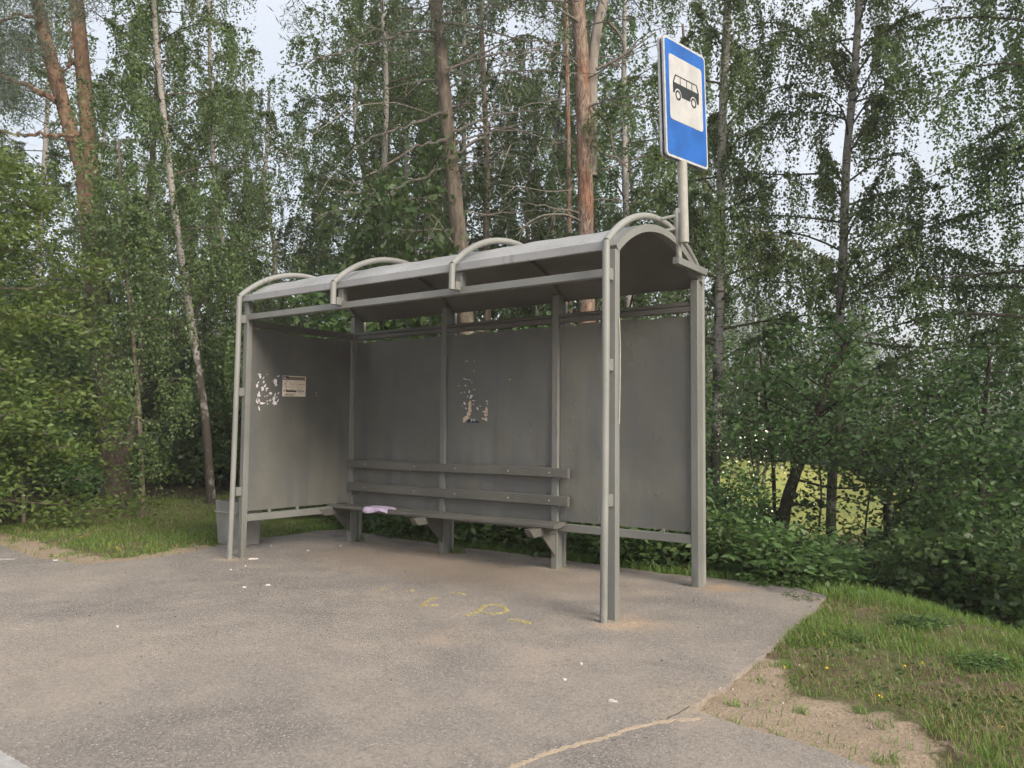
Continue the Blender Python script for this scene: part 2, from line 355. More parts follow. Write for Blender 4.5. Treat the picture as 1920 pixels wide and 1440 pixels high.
PAD = [(-.92, .47), (-1.03, 1.04), (-.99, 1.39), (-1.06, 1.98), (-.91, 2.25), (-.6, 2.23), (.03, 2.17), (.74, 2.10), (1.17, 2.05), (1.72, 2.07), (2.18, 2.10), (2.84, 2.02), (3.24, 2.02), (3.75, 1.97), (4.12, 2.03), (4.54, 2.10), (4.92, 2.06), (5.19, 1.88),
       (5.25, 1.2), (5.28, .59), (5.33, -.29), (5.35, -.8), (5.34, -1.21), (5.75, -1.30), (6.2, -1.41), (6.8, -1.58), (7.6, -1.75), (9.5, -2.1), (16, -3.0), (60, -9), (60, -40), (-60, -40), (-60, -1.6), (-14, -1.35), (-5, -1.0), (-2.62, -1.02), (-1.6, -1.16), (-.79, -1.06), (-.66, -.5), (-.72, .1)]
def densify(poly, step, jit, seed, keep=18):
    r = random.Random(seed); out = []
    for i, a in enumerate(poly):
        b = poly[(i+1) % len(poly)]; L = math.hypot(b[0]-a[0], b[1]-a[1]); n = max(1, int(L/step)) if L < keep else 1
        for k in range(n):
            t = k/n; j = jit if max(abs(a[0]), abs(b[0])) < 20 else 0
            out.append((a[0]+(b[0]-a[0])*t+r.uniform(-j, j), a[1]+(b[1]-a[1])*t+r.uniform(-j, j)))
    return out
PADD = densify(PAD, .07, .016, 3)
def inside(px_, py_, poly):
    x = np.asarray(px_); y = np.asarray(py_); c = np.zeros(x.shape, bool); n = len(poly)
    for i in range(n):
        x0, y0 = poly[i]; x1, y1 = poly[(i+1) % n]
        if y0 == y1: continue
        c ^= ((y0 > y) != (y1 > y)) & (x < (x1-x0)*(y-y0)/(y1-y0)+x0)
    return c
def pdist(x, y, poly):
    d = np.full(np.shape(x), 1e9)
    for i in range(len(poly)):
        a = np.array(poly[i]); b = np.array(poly[(i+1) % len(poly)]); ab = b-a
        t = np.clip(((x-a[0])*ab[0]+(y-a[1])*ab[1])/(ab@ab+1e-12), 0, 1)
        d = np.minimum(d, np.hypot(x-a[0]-t*ab[0], y-a[1]-t*ab[1]))
    return d
def sand_amount(x, y):
    d = pdist(x, y, PAD)
    right = sstep(.55, .05, d)*sstep(.4, -.9, y)*(x > 4.5)
    right = np.maximum(right, sstep(1.05, .1, np.hypot((x-5.85)/.95, (y+.98)/.6))*.95)
    right = np.maximum(right, sstep(.35, .05, d)*(y < 0)*(x > 5)*.8)
    left = sstep(.85, .1, d)*(x < -.6)*(y < .45)*(y > -3)
    return np.maximum(right, left)
def axis(lo, hi, dlo, dhi, fine, g=1.17):
    a = list(np.arange(dlo, dhi+1e-6, fine)); s = fine
    while a[-1] < hi: s *= g; a.append(a[-1]+s)
    s = fine
    while a[0] > lo: s *= g; a.insert(0, a[0]-s)
    return np.array(a)
gx = axis(-220, 220, -6, 9.5, .11); gy = axis(-220, 220, -3.4, 5, .11)
X, Y = np.meshgrid(gx, gy); Z = hgt(X, Y); nx, ny = len(gx), len(gy)
rs = np.random.RandomState(2); pd_ = pdist(X, Y, PAD); ins = inside(X, Y, PAD)
Z = Z + np.where(ins, -.06*sstep(0, .3, pd_), .012*rs.randn(ny, nx)*sstep(.05, .3, pd_)*(np.hypot(X, Y) < 15))
V = np.stack([X, Y, Z], -1).reshape(-1, 3)
i0 = (np.arange(ny-1)[:, None]*nx+np.arange(nx-1)[None, :]).ravel()
ground = mesh_obj('ground', V, np.stack([i0, i0+1, i0+nx+1, i0+nx], -1).tolist(), M['ground'], smooth=True); struct(ground)
xf, yf = V[:, 0], V[:, 1]; sB = yf-np.interp(xf, BX, BY)
def set_attr(o, name, vals):
    a = o.data.attributes.new(name, 'FLOAT', 'POINT'); a.data.foreach_set('value', np.ascontiguousarray(vals, dtype=np.float32))
set_attr(ground, 'sand', sand_amount(xf, yf))
woodm = np.maximum(sstep(.0, 1.0, sB), sstep(-4.3, -6.0, xf)*sstep(-1.2, 0.2, yf)); cd = (xf-CAM[0])*FW[0]+(yf-CAM[1])*FW[1]; cl = (xf-CAM[0])*RT[0]+(yf-CAM[1])*RT[1]
fieldm = sstep(17, 20, cd)*sstep(.12, .2, cl/np.maximum(cd, 1))
set_attr(ground, 'field', fieldm); set_attr(ground, 'wood', woodm*(1-fieldm))

# asphalt bay: one slab with a broken edge
def slab(name, poly, z0, z1, mat):
    n = len(poly); V = [(x, y, z1) for x, y in poly]+[(x, y, z0) for x, y in poly]
    return mesh_obj(name, V, [tuple(range(n))]+[(i, (i+1) % n, n+(i+1) % n, n+i) for i in range(n)], mat)
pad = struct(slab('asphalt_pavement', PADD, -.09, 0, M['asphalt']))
def ribbon(pts, wid, z0, z1, rnd, jit=.3):
    P = np.array(pts, float); T = np.gradient(P, axis=0); T /= np.linalg.norm(T, axis=1)[:, None]; N = np.stack([-T[:, 1], T[:, 0]], 1)
    n = len(P); wl = np.array([wid*(1+rnd.uniform(-jit, jit)) for _ in range(n)]); wr = np.array([wid*(1+rnd.uniform(-jit, jit)) for _ in range(n)])
    A = P+N*wl[:, None]/2; B = P-N*wr[:, None]/2; V = []
    for z in (z1, z0): V += [(*a, z) for a in A]+[(*b, z) for b in B]
    F = []
    for i in range(n-1):
        F += [(i, i+1, n+i+1, n+i), (i, 2*n+i, 2*n+i+1, i+1), (n+i, n+i+1, 3*n+i+1, 3*n+i)]
    F += [(0, n, 3*n, 2*n), (n-1, 3*n-1, 4*n-1, 2*n-1)]
    return V, F
def smooth_path(pts, k=10):
    P = np.array(pts, float); out = []
    for i in range(len(P)-1):
        p0, p1, p2, p3 = P[max(i-1, 0)], P[i], P[i+1], P[min(i+2, len(P)-1)]
        for t in np.arange(k)/k: out.append(.5*((2*p1)+(-p0+p2)*t+(2*p0-5*p1+4*p2-p3)*t*t+(-p0+3*p1-3*p2+p3)*t**3))
    out.append(P[-1]); return np.array(out)
rr = random.Random(5)
jp = smooth_path([onz(x, y)[:2] for x, y in ((1312, 1347), (1245, 1353), (1180, 1368), (1120, 1388), (1085, 1395), (1030, 1412), (985, 1430), (945, 1449), (880, 1490), (800, 1545))], 8)
jp += np.random.RandomState(1).randn(*jp.shape)*.004
V_, F_ = ribbon(jp, .021, -.02, .004, rr, .45); struct(mesh_obj('sandy_joint', V_, F_, M['sandfill']))
jp = smooth_path([onz(x, y)[:2] for x, y in ((1292, 1325), (1272, 1338), (1255, 1345), (1249, 1353))], 6); V_, F_ = ribbon(jp, .005, -.02, .002, rr, .5); struct(mesh_obj('pavement_crack', V_, F_, M['crack']))
# white edge line of the road in the near corner
lp = smooth_path([(-9, -3.62), (0, -3.60), (3.0, -3.56), (3.6, -3.545), (6, -3.53), (14, -3.6)], 60); V_, F_ = ribbon(lp, .36, -.01, .004, rr, .035); struct(mesh_obj('road_edge_line', V_, F_, M['line']))
lp = smooth_path([onz(-60, 1048)[:2], onz(28, 1049)[:2]], 30); V_, F_ = ribbon(lp, .05, -.01, .004, rr, .3); struct(mesh_obj('worn_bay_line', V_, F_, M['line']))

# ------------------------------------------------------------------ bus shelter
L, D, BAY = 4.219, 1.534, 4.219/3
PY, PB = .115, 1.705; HP = 2.633; RC = (.86, 1.726); RO, RI = 1.244, 1.172
sh = thing('bus_shelter', 'grey painted bus shelter with barrel roof, plank bench and open right end', 'bus shelter', (L/2, .86, 0))
fr = .031
def wob(r, a): return r.uniform(-a, a)
R = random.Random(8)
for i in range(4):
    x = i*BAY
    # front posts stand only at the two ends; short studs in between
    if i in (0, 3):
        MB().box(x-fr, x+fr, PY-fr, PY+fr, -.02, 2.588).build('front_post', M['frame'], sh)
        lean = -.03 if i == 0 else -.012
        p = [(x+lean, -.005, -.02), (x+lean*.5, 0, .9), (x, 0, 2.0), (x, 0, HP)]
        MB().tube(p, .0265, 16).build('front_pipe', M['pipe'], sh, True)
        for z in ((2.36, 1.62, .62) if i == 0 else (2.36, 1.72, .78)):
            MB().box(x-.012+lean*(1-z/2.6), x+.016, .022, PY-fr-.001, z, z+.085, .003).build('spacer_tab', M['frame'], sh)
        if i == 3:
            MB().tube([(x+fr+.004, PY+.012, 1.35), (x+fr+.006, PY+.02, 1.6), (x+fr+.008, PY+.02, 1.9), (x+fr+.004, PY+.012, 2.1)], .006, 6).build('loose_wire', M['galv'], sh, True)
    else:
        MB().box(x-fr, x+fr, PY-fr, PY+fr, 2.458, 2.588).build('front_stud', M['frame'], sh)
        MB().tube([(x, 0, 2.425), (x, 0, 2.5), (x, 0, HP)], .0265, 16).build('front_pipe', M['pipe'], sh, True)
        MB().box(x-.02, x+.028, .022, PY-fr-.001, 2.425, 2.495, .003).build('spacer_tab', M['frame'], sh)
    # bent arch over the roof
    a0 = math.atan2(HP-RC[1], 0-RC[0]); a1 = math.atan2(HP-RC[1], PB-RC[0]); n = 26
    p = [(x, RC[0]+RO*math.cos(a0+(a1-a0)*k/n), RC[1]+RO*math.sin(a0+(a1-a0)*k/n)) for k in range(n+1)]
    MB().tube(p, .0265, 16).build('arch_pipe', M['pipe'], sh, True)
    # rear post and rear pipe
    MB().box(x-.034, x+.034, D, D+.10, -.02, 2.60).build('rear_post', M['frame'], sh)
    MB().tube([(x, PB, -.02), (x, PB, 1.3), (x, PB, HP)], .0265, 14).build('rear_pipe', M['pipe'], sh, True)
    for z in (.35, 1.5, 2.3): MB().box(x-.015, x+.015, D+.101, PB-.02, z, z+.07, .003).build('spacer_tab', M['frame'], sh)
    # rib under the sheet
    b0 = math.atan2(2.585-RC[1], PY-RC[0]); b1 = math.atan2(2.56-RC[1], 1.675-RC[0]); ring = []
    if i == 3:
        ro, ri, x0, x1 = RI+.006, RI-.05, x-.030, x+.034
    else:
        ro, ri, x0, x1 = RI-.004, RI-.04, x-.022, x+.022
    ring = [(RC[0]+ro*math.cos(b0+(b1-b0)*k/n), RC[1]+ro*math.sin(b0+(b1-b0)*k/n)) for k in range(n+1)]+[(RC[0]+ri*math.cos(b0+(b1-b0)*k/n), RC[1]+ri*math.sin(b0+(b1-b0)*k/n)) for k in range(n, -1, -1)]
    mb = MB(); m = n+1; V2 = [(xx, q[0], q[1]) for xx in (x0, x1) for q in ring]; N2 = len(ring); F2 = []
    for k in range(n):
        F2 += [(k, k+1, N2-2-k, N2-1-k), (N2+k, N2+N2-1-k, N2+N2-2-k, N2+k+1)]
    for k in range(N2): F2.append((k, N2+k, N2+(k+1) % N2, (k+1) % N2))
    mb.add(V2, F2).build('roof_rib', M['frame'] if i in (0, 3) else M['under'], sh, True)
# roof sheet: top and underside with a lip in front
n = 40; b0 = math.atan2(2.62-RC[1], .085-RC[0]); b1 = math.atan2(2.55-RC[1], 1.68-RC[0]); nxs = 36
rsd = np.random.RandomState(4); VV = []
xs_ = np.linspace(-.05, L-.034, nxs+1)
ripple = lambda x, k: .004*math.sin(x*7+k)+.003*math.sin(x*17+k*.7)
for ro in (RI+.0045, RI-.0015):
    for xx in xs_:
        for k in range(n+1):
            a = b0+(b1-b0)*k/n; q = ro+(ripple(xx, k*.3) if 2 < k < n-2 else ripple(xx, 0)*.6); VV.append((xx, RC[0]+q*math.cos(a), RC[1]+q*math.sin(a)))
FF = []; S = (nxs+1)*(n+1); idf = lambda i, k, s: s*S+i*(n+1)+k
for i in range(nxs):
    for k in range(n):
        FF += [(idf(i, k, 0), idf(i+1, k, 0), idf(i+1, k+1, 0), idf(i, k+1, 0)), (idf(i, k, 1), idf(i, k+1, 1), idf(i+1, k+1, 1), idf(i+1, k, 1))]
    for k in (0, n): FF.append((idf(i, k, 0), idf(i, k, 1), idf(i+1, k, 1), idf(i+1, k, 0)))
for k in range(n):
    for i in (0, nxs): FF.append((idf(i, k, 0), idf(i, k+1, 0), idf(i, k+1, 1), idf(i, k, 1)))
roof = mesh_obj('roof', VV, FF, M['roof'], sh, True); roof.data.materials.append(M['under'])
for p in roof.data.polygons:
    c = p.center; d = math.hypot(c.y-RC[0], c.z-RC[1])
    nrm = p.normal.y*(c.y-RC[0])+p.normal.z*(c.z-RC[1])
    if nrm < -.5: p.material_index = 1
MB().box(-.06, L-.036, .055, .083, 2.582, 2.652, .006).build('roof_front_lip', M['roof'], sh)
for i in range(3):
    MB().box(i*BAY+fr+.001 if i == 0 else i*BAY-.0008, (i+1)*BAY-.0012 if i < 2 else L-fr-.001, PY-.03+.002*i, PY+.03, 2.398, 2.4565).build('front_beam', M['frame'], sh)
    MB().box(i*BAY+.036, (i+1)*BAY-.036, D+.003, D+.058, 2.330, 2.378).build('rear_beam', M['wood'], sh)
    MB().box(i*BAY+.036, (i+1)*BAY-.036, D+.010, D+.058, 2.383, 2.4175).build('rear_beam_cap', M['wood'], sh)
    MB().box(i*BAY+.036, (i+1)*BAY-.036, D+.006, D+.056, .356, .428).build('lower_rail', M['frame'], sh)
# left end frame
MB().box(-.026, .024, PY+fr+.002, D-.001, 2.330, 2.405).build('end_beam', M['wood'], sh)
MB().box(-.024, .024, PY+fr+.002, D-.001, .356, .428).build('lower_rail', M['frame'], sh)
# wall panels: steel sheets with ragged upper edge and a slit above the rail
def panel(u0, u1, z0, z1, place, seed):
    r = random.Random(seed); n = 60; top = []; jag = 0
    for k in range(n+1):
        if r.random() < .35: jag = r.uniform(-.016, .012)
        top.append(z1+jag+r.uniform(-.003, .003))
    mz = 14; V = []; F = []
    for t in (0, 1):
        for k in range(n+1):
            u = u0+(u1-u0)*k/n
            for j in range(mz+1):
                z = z0+(top[k]-z0)*j/mz
                b = .004*math.sin(u*3.1+seed)*math.sin(z*2.3+seed)+.0022*math.sin(u*11+z*5+seed)
                V.append(place(u, z, b+(.0 if t == 0 else .006)))
    S = (n+1)*(mz+1); q = lambda k, j, t: t*S+k*(mz+1)+j
    for k in range(n):
        for j in range(mz):
            F += [(q(k, j, 0), q(k+1, j, 0), q(k+1, j+1, 0), q(k, j+1, 0)), (q(k, j, 1), q(k, j+1, 1), q(k+1, j+1, 1), q(k+1, j, 1))]
        for j in (0, mz): F.append((q(k, j, 0), q(k, j, 1), q(k+1, j, 1), q(k+1, j, 0)))
    for j in range(mz):
        for k in (0, n): F.append((q(k, j, 0), q(k, j+1, 0), q(k, j+1, 1), q(k, j, 1)))
    return mesh_obj('wall_panel', V, F, M['paint'], sh, True)
for i in range(3):
    panel(i*BAY+.042, (i+1)*BAY-(.046 if i else .038), (.452 if i == 2 else .44), 2.305, lambda u, z, b: (u, D+.030+b, z), 11+i)
panel(PY+fr+.012, D-.012, .458, 2.318, lambda u, z, b: (-.004-b, u, z), 29)
for u in (.42, .78, 1.3): MB().box(-.012, .008, u, u+.03, .4285, .462, .002).build('panel_clip', M['frame'], sh)
for u in (3.35, 3.9): MB().box(u, u+.03, D+.022, D+.045, .4285, .462, .002).build('panel_clip', M['frame'], sh)
# bench: arms and gussets on the rear posts, seat planks, two back planks with bolts
for i in range(3):
    x = i*BAY; s = -1
    MB().prism([(D-.002, .338), (D-.002, .408), (1.08, .408), (1.15, .334)], 0, x-.036, x+.034).build('bench_arm', M['wood'], sh)
    MB().prism([(D-.002, .12), (D-.002, .343), (1.30, .336)], 0, x+.008, x+.020).build('gusset', M['wood'], sh)
def plank(name, x0, x1, y0, y1, z0, z1, seed):
    r = random.Random(seed); n = 24; V = []; F = []; e = .006
    prof = [(y0+e, z0), (y1-e, z0), (y1, z0+e), (y1, z1-e), (y1-e, z1), (y0+e, z1), (y0, z1-e), (y0, z0+e)]; m = len(prof)
    ph = r.uniform(0, 6)
    for k in range(n+1):
        x = x0+(x1-x0)*k/n; dz = .003*math.sin(k*.35+ph)+r.uniform(-.0008, .0008); dy = .002*math.sin(k*.27+ph*2)
        V += [(x, y+dy, z+dz) for y, z in prof]
    for k in range(n): F += [(k*m+j, k*m+(j+1) % m, (k+1)*m+(j+1) % m, (k+1)*m+j) for j in range(m)]
    F += [tuple(range(m)), tuple(n*m+j for j in range(m))]
    return mesh_obj(name, V, F, M['wood'], sh, True)
plank('seat_plank', -.06, 2.985, 1.255, 1.395, .4095, .446, 1)
plank('seat_plank', -.05, 2.94, 1.403, 1.528, .4095, .445, 2)
for z0, z1, sd_ in ((.857, .948, 3), (.593, .688, 4)):
    pk = plank('back_plank', -.03, 2.985, D-.042, D-.002, z0, z1, sd_)
    for bx in (.30, 1.05, 1.62, 2.30, 2.78): MB().tube([(bx, D-.041, (z0+z1)/2), (bx, D-.047, (z0+z1)/2)], .008, 8).build('bolt', M['galv'], pk, False)
# bar at the right end that carries the sign pole
MB().prism([(1.03, 2.645), (1.03, 2.70), (1.62, 2.70), (1.62, 2.645)], 0, L+.036, L+.086).build('sign_bracket', M['frame'], sh)

# ------------------------------------------------------------------ bus stop sign on its pole
PX, PYY = L+.076, 1.16
sg = thing('bus_stop_sign', 'blue bus stop sign with bus pictogram on grey pole above shelter', 'sign', (PX, PYY, 2.70))
pz = lambda x, y: onx(x, y, PX)
b_ = pz(1280, 455); t_ = pz(1276.5, 312)
MB().tube([(PX+.012, b_[1], b_[2]), (PX+.012, (b_[1]+t_[1])/2, (b_[2]+t_[2])/2), (PX+.012, t_[1], t_[2]), (PX+.012, t_[1]-.002, t_[2]+.035)], .040, 18).build('pole', M['galv'], sg, True)
c0, c1 = onx(1274, 499, PX-.04), onx(1267.5, 395, PX-.04)
MB().tube([c0, (c0+c1)/2, c1], .0255, 14).build('mounting_pipe', M['pipe'], sg, True)
for (xa, ya), (xb, yb) in (((1238, 411), (1264, 405)), ((1240, 434), (1264, 429))):
    a = onx(xa, ya, L+.02); b = onx(xb, yb, PX-.045); MB().tube([a, (a+b)/2, b], .013, 8).build('strut', M['frame'], sg, True)
k0 = onx(1273, 397, PX-.02); MB().box(k0[0]-.03, k0[0]+.03, k0[1]-.025, k0[1]+.02, k0[2]-.03, k0[2]+.03, .012).build('weld', M['galv'], sg)
SW = .645; yaw = 1.436
er = np.array([math.cos(yaw), math.sin(yaw), 0]); en = np.array([math.sin(yaw), -math.cos(yaw), 0]); eu = np.array([0, 0, 1.])
rol = .052; er2 = er*math.cos(rol)+eu*math.sin(rol); eu2 = eu*math.cos(rol)-er*math.sin(rol)
sc0 = np.array([4.322, 1.155, 3.985])
def S3(u, v, d): return sc0+er2*(u-.5)*SW+eu2*(v-.75)*SW+en*d
def rrect(u0, v0, u1, v1, r, k=6):
    out = []
    for cx, cy, a in ((u1-r, v1-r, 0), (u0+r, v1-r, 90), (u0+r, v0+r, 180), (u1-r, v0+r, 270)):
        for j in range(k+1): t = math.radians(a+90*j/k); out.append((cx+r*math.cos(t), cy+r*math.sin(t)))
    return out
def splate(name, poly, d0, d1, mat, par):
    n = len(poly); V = [S3(u, v, d0) for u, v in poly]+[S3(u, v, d1) for u, v in poly]
    return mesh_obj(name, V, [tuple(range(n)), tuple(range(n, 2*n))]+[(i, (i+1) % n, n+(i+1) % n, n+i) for i in range(n)], mat, par)
pl = splate('sign_plate', rrect(0, 0, 1, 1.5, .055), -.016, 0.0, M['sign_rim'], sg)
splate('blue_face', rrect(.03, .03, .97, 1.47, .045), .0002, .0022, M['sign_blue'], pl)
splate('white_panel', rrect(.105, .475, .895, 1.295, .05), .0024, .0038, M['sign_white'], pl)
def ring(cx, cy, r0, r1, k=28):
    V = []
    for d in (.0040, .0052):
        for r in (r0, r1): V += [S3(cx+r*math.cos(2*math.pi*j/k), cy+r*math.sin(2*math.pi*j/k), d) for j in range(k)]
    F = []
    for j in range(k):
        j2 = (j+1) % k; F += [(2*k+j, 2*k+j2, 3*k+j2, 3*k+j), (j, j2, k+j2, k+j), (j, j2, 2*k+j2, 2*k+j), (k+j, k+j2, 3*k+j2, 3*k+j)]
    return V, F
def arcpts(cx, cy, r, a0, a1, k=10): return [(cx+r*math.cos(math.radians(a0+(a1-a0)*j/k)), cy+r*math.sin(math.radians(a0+(a1-a0)*j/k))) for j in range(k+1)]
low = [(.183, .955), (.183, .822), (.222, .822)]+arcpts(.300, .812, .080, 172, 8)+[(.385, .80), (.590, .80)]+arcpts(.672, .806, .080, 172, 8)+[(.758, .812), (.80, .812), (.808, .955)]
picto = splate('bus_body', low, .0040, .0052, M['sign_black'], pl)
for poly in ([(.183, .955), (.240, 1.060), (.258, 1.046), (.205, .950)], [(.240, 1.060), (.762, 1.060), (.752, 1.046), (.250, 1.046)], [(.762, 1.060), (.808, .955), (.780, .955), (.744, 1.046)],
             [(.352, 1.047), (.364, 1.047), (.364, .954), (.352, .954)], [(.502, 1.047), (.516, 1.047), (.516, .954), (.502, .954)], [(.630, 1.047), (.644, 1.047), (.644, .954), (.630, .954)]):
    splate('window_bar', poly, .0041, .0053, M['sign_black'], pl)
for cx, cy in ((.300, .808), (.672, .802)):
    V_, F_ = ring(cx, cy, .040, .064); mesh_obj('wheel', V_, F_, M['sign_black'], pl)
splate('rear_plate', rrect(0, 0, 1, 1.5, .055), -.056, -.040, M['sign_rim'], sg)
splate('mounting_frame', rrect(.06, .05, .94, .12, .02), -.0395, -.0165, M['sign_dark'], sg)
splate('mounting_frame', rrect(.06, 1.3, .94, 1.37, .02), -.0395, -.0165, M['sign_dark'], sg)
splate('corner_clamp', rrect(.005, .02, .10, .20, .03), -.062, -.0168, M['sign_dark'], sg)
splate('corner_clamp', rrect(.015, .20, .05, 1.40, .012), -.0385, -.0175, M['sign_dark'], sg)

# ------------------------------------------------------------------ papers on the walls
PW = .007     # in front of the left wall sheet (x)
def flat_on_left(poly_px, off, mat, name, parent=None, thick=.0012):
    P = [onx(x, y, off) for x, y in poly_px]; n = len(P); V = [(p[0], p[1], p[2]) for p in P]+[(p[0]-thick, p[1], p[2]) for p in P]
    return mesh_obj(name, V, [tuple(range(n)), tuple(range(n, 2*n))]+[(i, (i+1) % n, n+(i+1) % n, n+i) for i in range(n)], mat, parent)
def flat_on_back(poly_px, off, mat, name, parent=None, thick=.0012):
    P = [ony(x, y, off) for x, y in poly_px]; n = len(P); V = [(p[0], p[1], p[2]) for p in P]+[(p[0], p[1]+thick, p[2]) for p in P]
    return mesh_obj(name, V, [tuple(range(n)), tuple(range(n, 2*n))]+[(i, (i+1) % n, n+(i+1) % n, n+i) for i in range(n)], mat, parent)
tt = thing('timetable_notice', 'small printed timetable sheet with dark header on left shelter wall', 'notice', onx(551, 744, PW))
Z7 = lambda x, y: (440+x/7.2, 660+y/7.2)
flat_on_left([Z7(*p) for p in ((652, 318), (962, 333), (956, 604), (641, 597))], PW, M['paper'], 'paper', tt)
o1 = PW+.0016
def bar(x0, y0, x1, y1, mat, name='printed_bar', sk=.048):
    flat_on_left([Z7(x0, y0), Z7(x1, y0+(x1-x0)*sk), Z7(x1, y1+(x1-x0)*sk*.8), Z7(x0, y1)], o1, mat, name, tt, .001)
bar(657, 324, 735, 376, M['ink'], 'logo_block'); bar(737, 332, 950, 378, M['ink_soft'], 'header_bar')
for x0, y0, x1, h in ((668, 402, 686, 6), (668, 420, 690, 6), (664, 436, 692, 5), (740, 428, 812, 5), (822, 434, 842, 4), (868, 434, 890, 8), (902, 436, 922, 6), (930, 438, 948, 6), (740, 402, 760, 3), (880, 402, 900, 4), (664, 462, 690, 6), (700, 464, 945, 3), (664, 500, 720, 4), (742, 504, 800, 4), (850, 506, 900, 4), (660, 514, 676, 20), (690, 513, 832, 26), (836, 522, 936, 10), (860, 548, 912, 4)):
    bar(x0, y0, x1, y0+h, M['ink'] if h > 15 else M['ink_soft'])
bar(695, 380, 699, 510, M['ink_soft'])
def ltext(s, x, y, size, mat, bold=0.0):
    cu = bpy.data.curves.new('t', 'FONT'); cu.body = s; cu.size = 1; cu.offset = bold; to = bpy.data.objects.new('t', cu); C.objects.link(to)
    dg = bpy.context.evaluated_depsgraph_get(); me = bpy.data.meshes.new_from_object(to.evaluated_get(dg)); bpy.data.objects.remove(to)
    a = onx(*Z7(x, y), o1+.0016); ey = np.array([0, 1., 0])
    for v in me.vertices: q = a+ey*v.co.x*size+np.array([0, 0, 1.])*v.co.y*size; v.co = q
    me.materials.append(mat); o = bpy.data.objects.new('lettering', me); link(o, tt)
ltext('A', 664, 372, .046, M['sign_white'], .03); ltext('bo', 703, 370, .022, M['sign_white'], .02); ltext('340KoE5 *', 668, 586, .032, M['ink'], .015)

def jag(cx, cy, rx, ry, ang, r, n=11):
    out = []; a = math.radians(ang)
    for k in range(n):
        t = 2*math.pi*k/n; m = r.uniform(.55, 1.2); x = rx*m*math.cos(t); y = ry*m*math.sin(t)
        out.append((cx+x*math.cos(a)-y*math.sin(a), cy+x*math.sin(a)+y*math.cos(a)))
    return out
r = random.Random(21)
tp = thing('torn_poster', 'scattered white scraps of a torn poster left of the timetable sheet', 'torn poster', onx(500, 760, PW))
for cx, cy, rx, ry, a in ((340, 300, 26, 9, 5), (345, 335, 16, 26, -15), (390, 350, 8, 20, 25), (320, 410, 8, 14, 30), (302, 455, 14, 26, 10), (392, 405, 14, 18, 20), (410, 455, 12, 26, 20), (378, 500, 18, 30, -20), (437, 490, 24, 10, -20), (430, 515, 8, 18, 20), (548, 395, 20, 42, 10), (560, 440, 14, 22, 5), (590, 328, 16, 8, -30), (520, 385, 8, 5, 0), (322, 575, 14, 40, 12), (335, 590, 18, 20, 0), (318, 665, 26, 42, -20), (355, 690, 44, 17, 8), (310, 640, 18, 20, 0), (332, 770, 9, 36, -8), (485, 560, 24, 16, -20), (440, 590, 8, 8, 0), (545, 580, 8, 28, 15), (530, 635, 20, 36, 10), (540, 690, 34, 28, 0), (590, 560, 9, 18, 10), (585, 655, 10, 28, 25), (480, 650, 12, 16, 20), (440, 660, 10, 8, 0), (445, 700, 9, 11, 0), (425, 683, 8, 6, 0), (408, 600, 6, 10, 0), (570, 610, 10, 8, 0), (440, 302, 10, 4, 0), (1150, 370, 5, 6, 0), (1104, 550, 6, 9, 0), (1102, 588, 5, 8, 0)):
    flat_on_left([Z7(*p) for p in jag(cx, cy, rx*1.1, ry*1.1, a, r)], PW, M['torn'], 'paper_scrap', tp)
Z8 = lambda x, y: (800+x/7.2, 640+y/7.2); BYY = D+.0225
tb = thing('torn_poster', 'tan and grey remains of a torn bill on middle back panel', 'torn poster', ony(890, 792, BYY))
for cx, cy, rx, ry, a, m in ((540, 270, 14, 8, -30, 0), (640, 265, 8, 4, 0, 0), (636, 400, 8, 8, 0, 0), (510, 508, 22, 8, 15, 0), (545, 514, 10, 5, 0, 0), (580, 520, 16, 7, 5, 0), (610, 552, 14, 5, -10, 0), (524, 598, 14, 11, 20, 0), (436, 600, 16, 5, 0, 0), (576, 678, 12, 24, 10, 0), (600, 745, 22, 36, 20, 0), (548, 745, 6, 18, 0, 0), (465, 700, 5, 14, 0, 0), (510, 688, 7, 10, 0, 0), (510, 840, 16, 24, -10, 0), (530, 905, 10, 14, 0, 0), (475, 872, 10, 6, 0, 0), (632, 802, 24, 6, 0, 0), (630, 850, 12, 6, 0, 0), (685, 905, 12, 26, -15, 0), (722, 875, 10, 6, 0, 0), (810, 808, 18, 12, 0, 0), (818, 845, 11, 12, 0, 1),
                            (585, 850, 28, 48, 0, 1), (582, 920, 28, 50, 4, 1), (570, 985, 32, 34, 10, 1), (540, 1040, 50, 34, -25, 1), (508, 1078, 24, 14, -15, 1), (808, 930, 18, 56, 0, 1), (775, 950, 26, 17, -10, 1), (800, 990, 30, 26, 0, 1), (765, 1045, 32, 15, 15, 1), (805, 1055, 18, 34, -10, 1), (642, 648, 16, 4, 0, 0), (1120, 515, 16, 5, 0, 0)):
    flat_on_back([Z8(*p) for p in jag(cx, cy, rx, ry, a, r)], BYY-.0004*(1+m), M['torn_tan'] if m else M['torn'], 'paper_scrap', tb)
for cx, cy, rx, ry, a in ((570, 1075, 26, 30, 10), (670, 1085, 56, 14, 8), (620, 1080, 20, 20, 0)): flat_on_back([Z8(*p) for p in jag(cx, cy, rx, ry, a, r)], BYY-.003, M['ink_blue'], 'ink_remnant', tb)
for cx, cy, rx, ry, a in ((605, 1062, 7, 22, 10), (632, 1068, 7, 18, -15), (652, 1056, 6, 14, 20)): flat_on_back([Z8(*p) for p in jag(cx, cy, rx, ry, a, r)], BYY-.005, M['torn'], 'paper_scrap', tb)

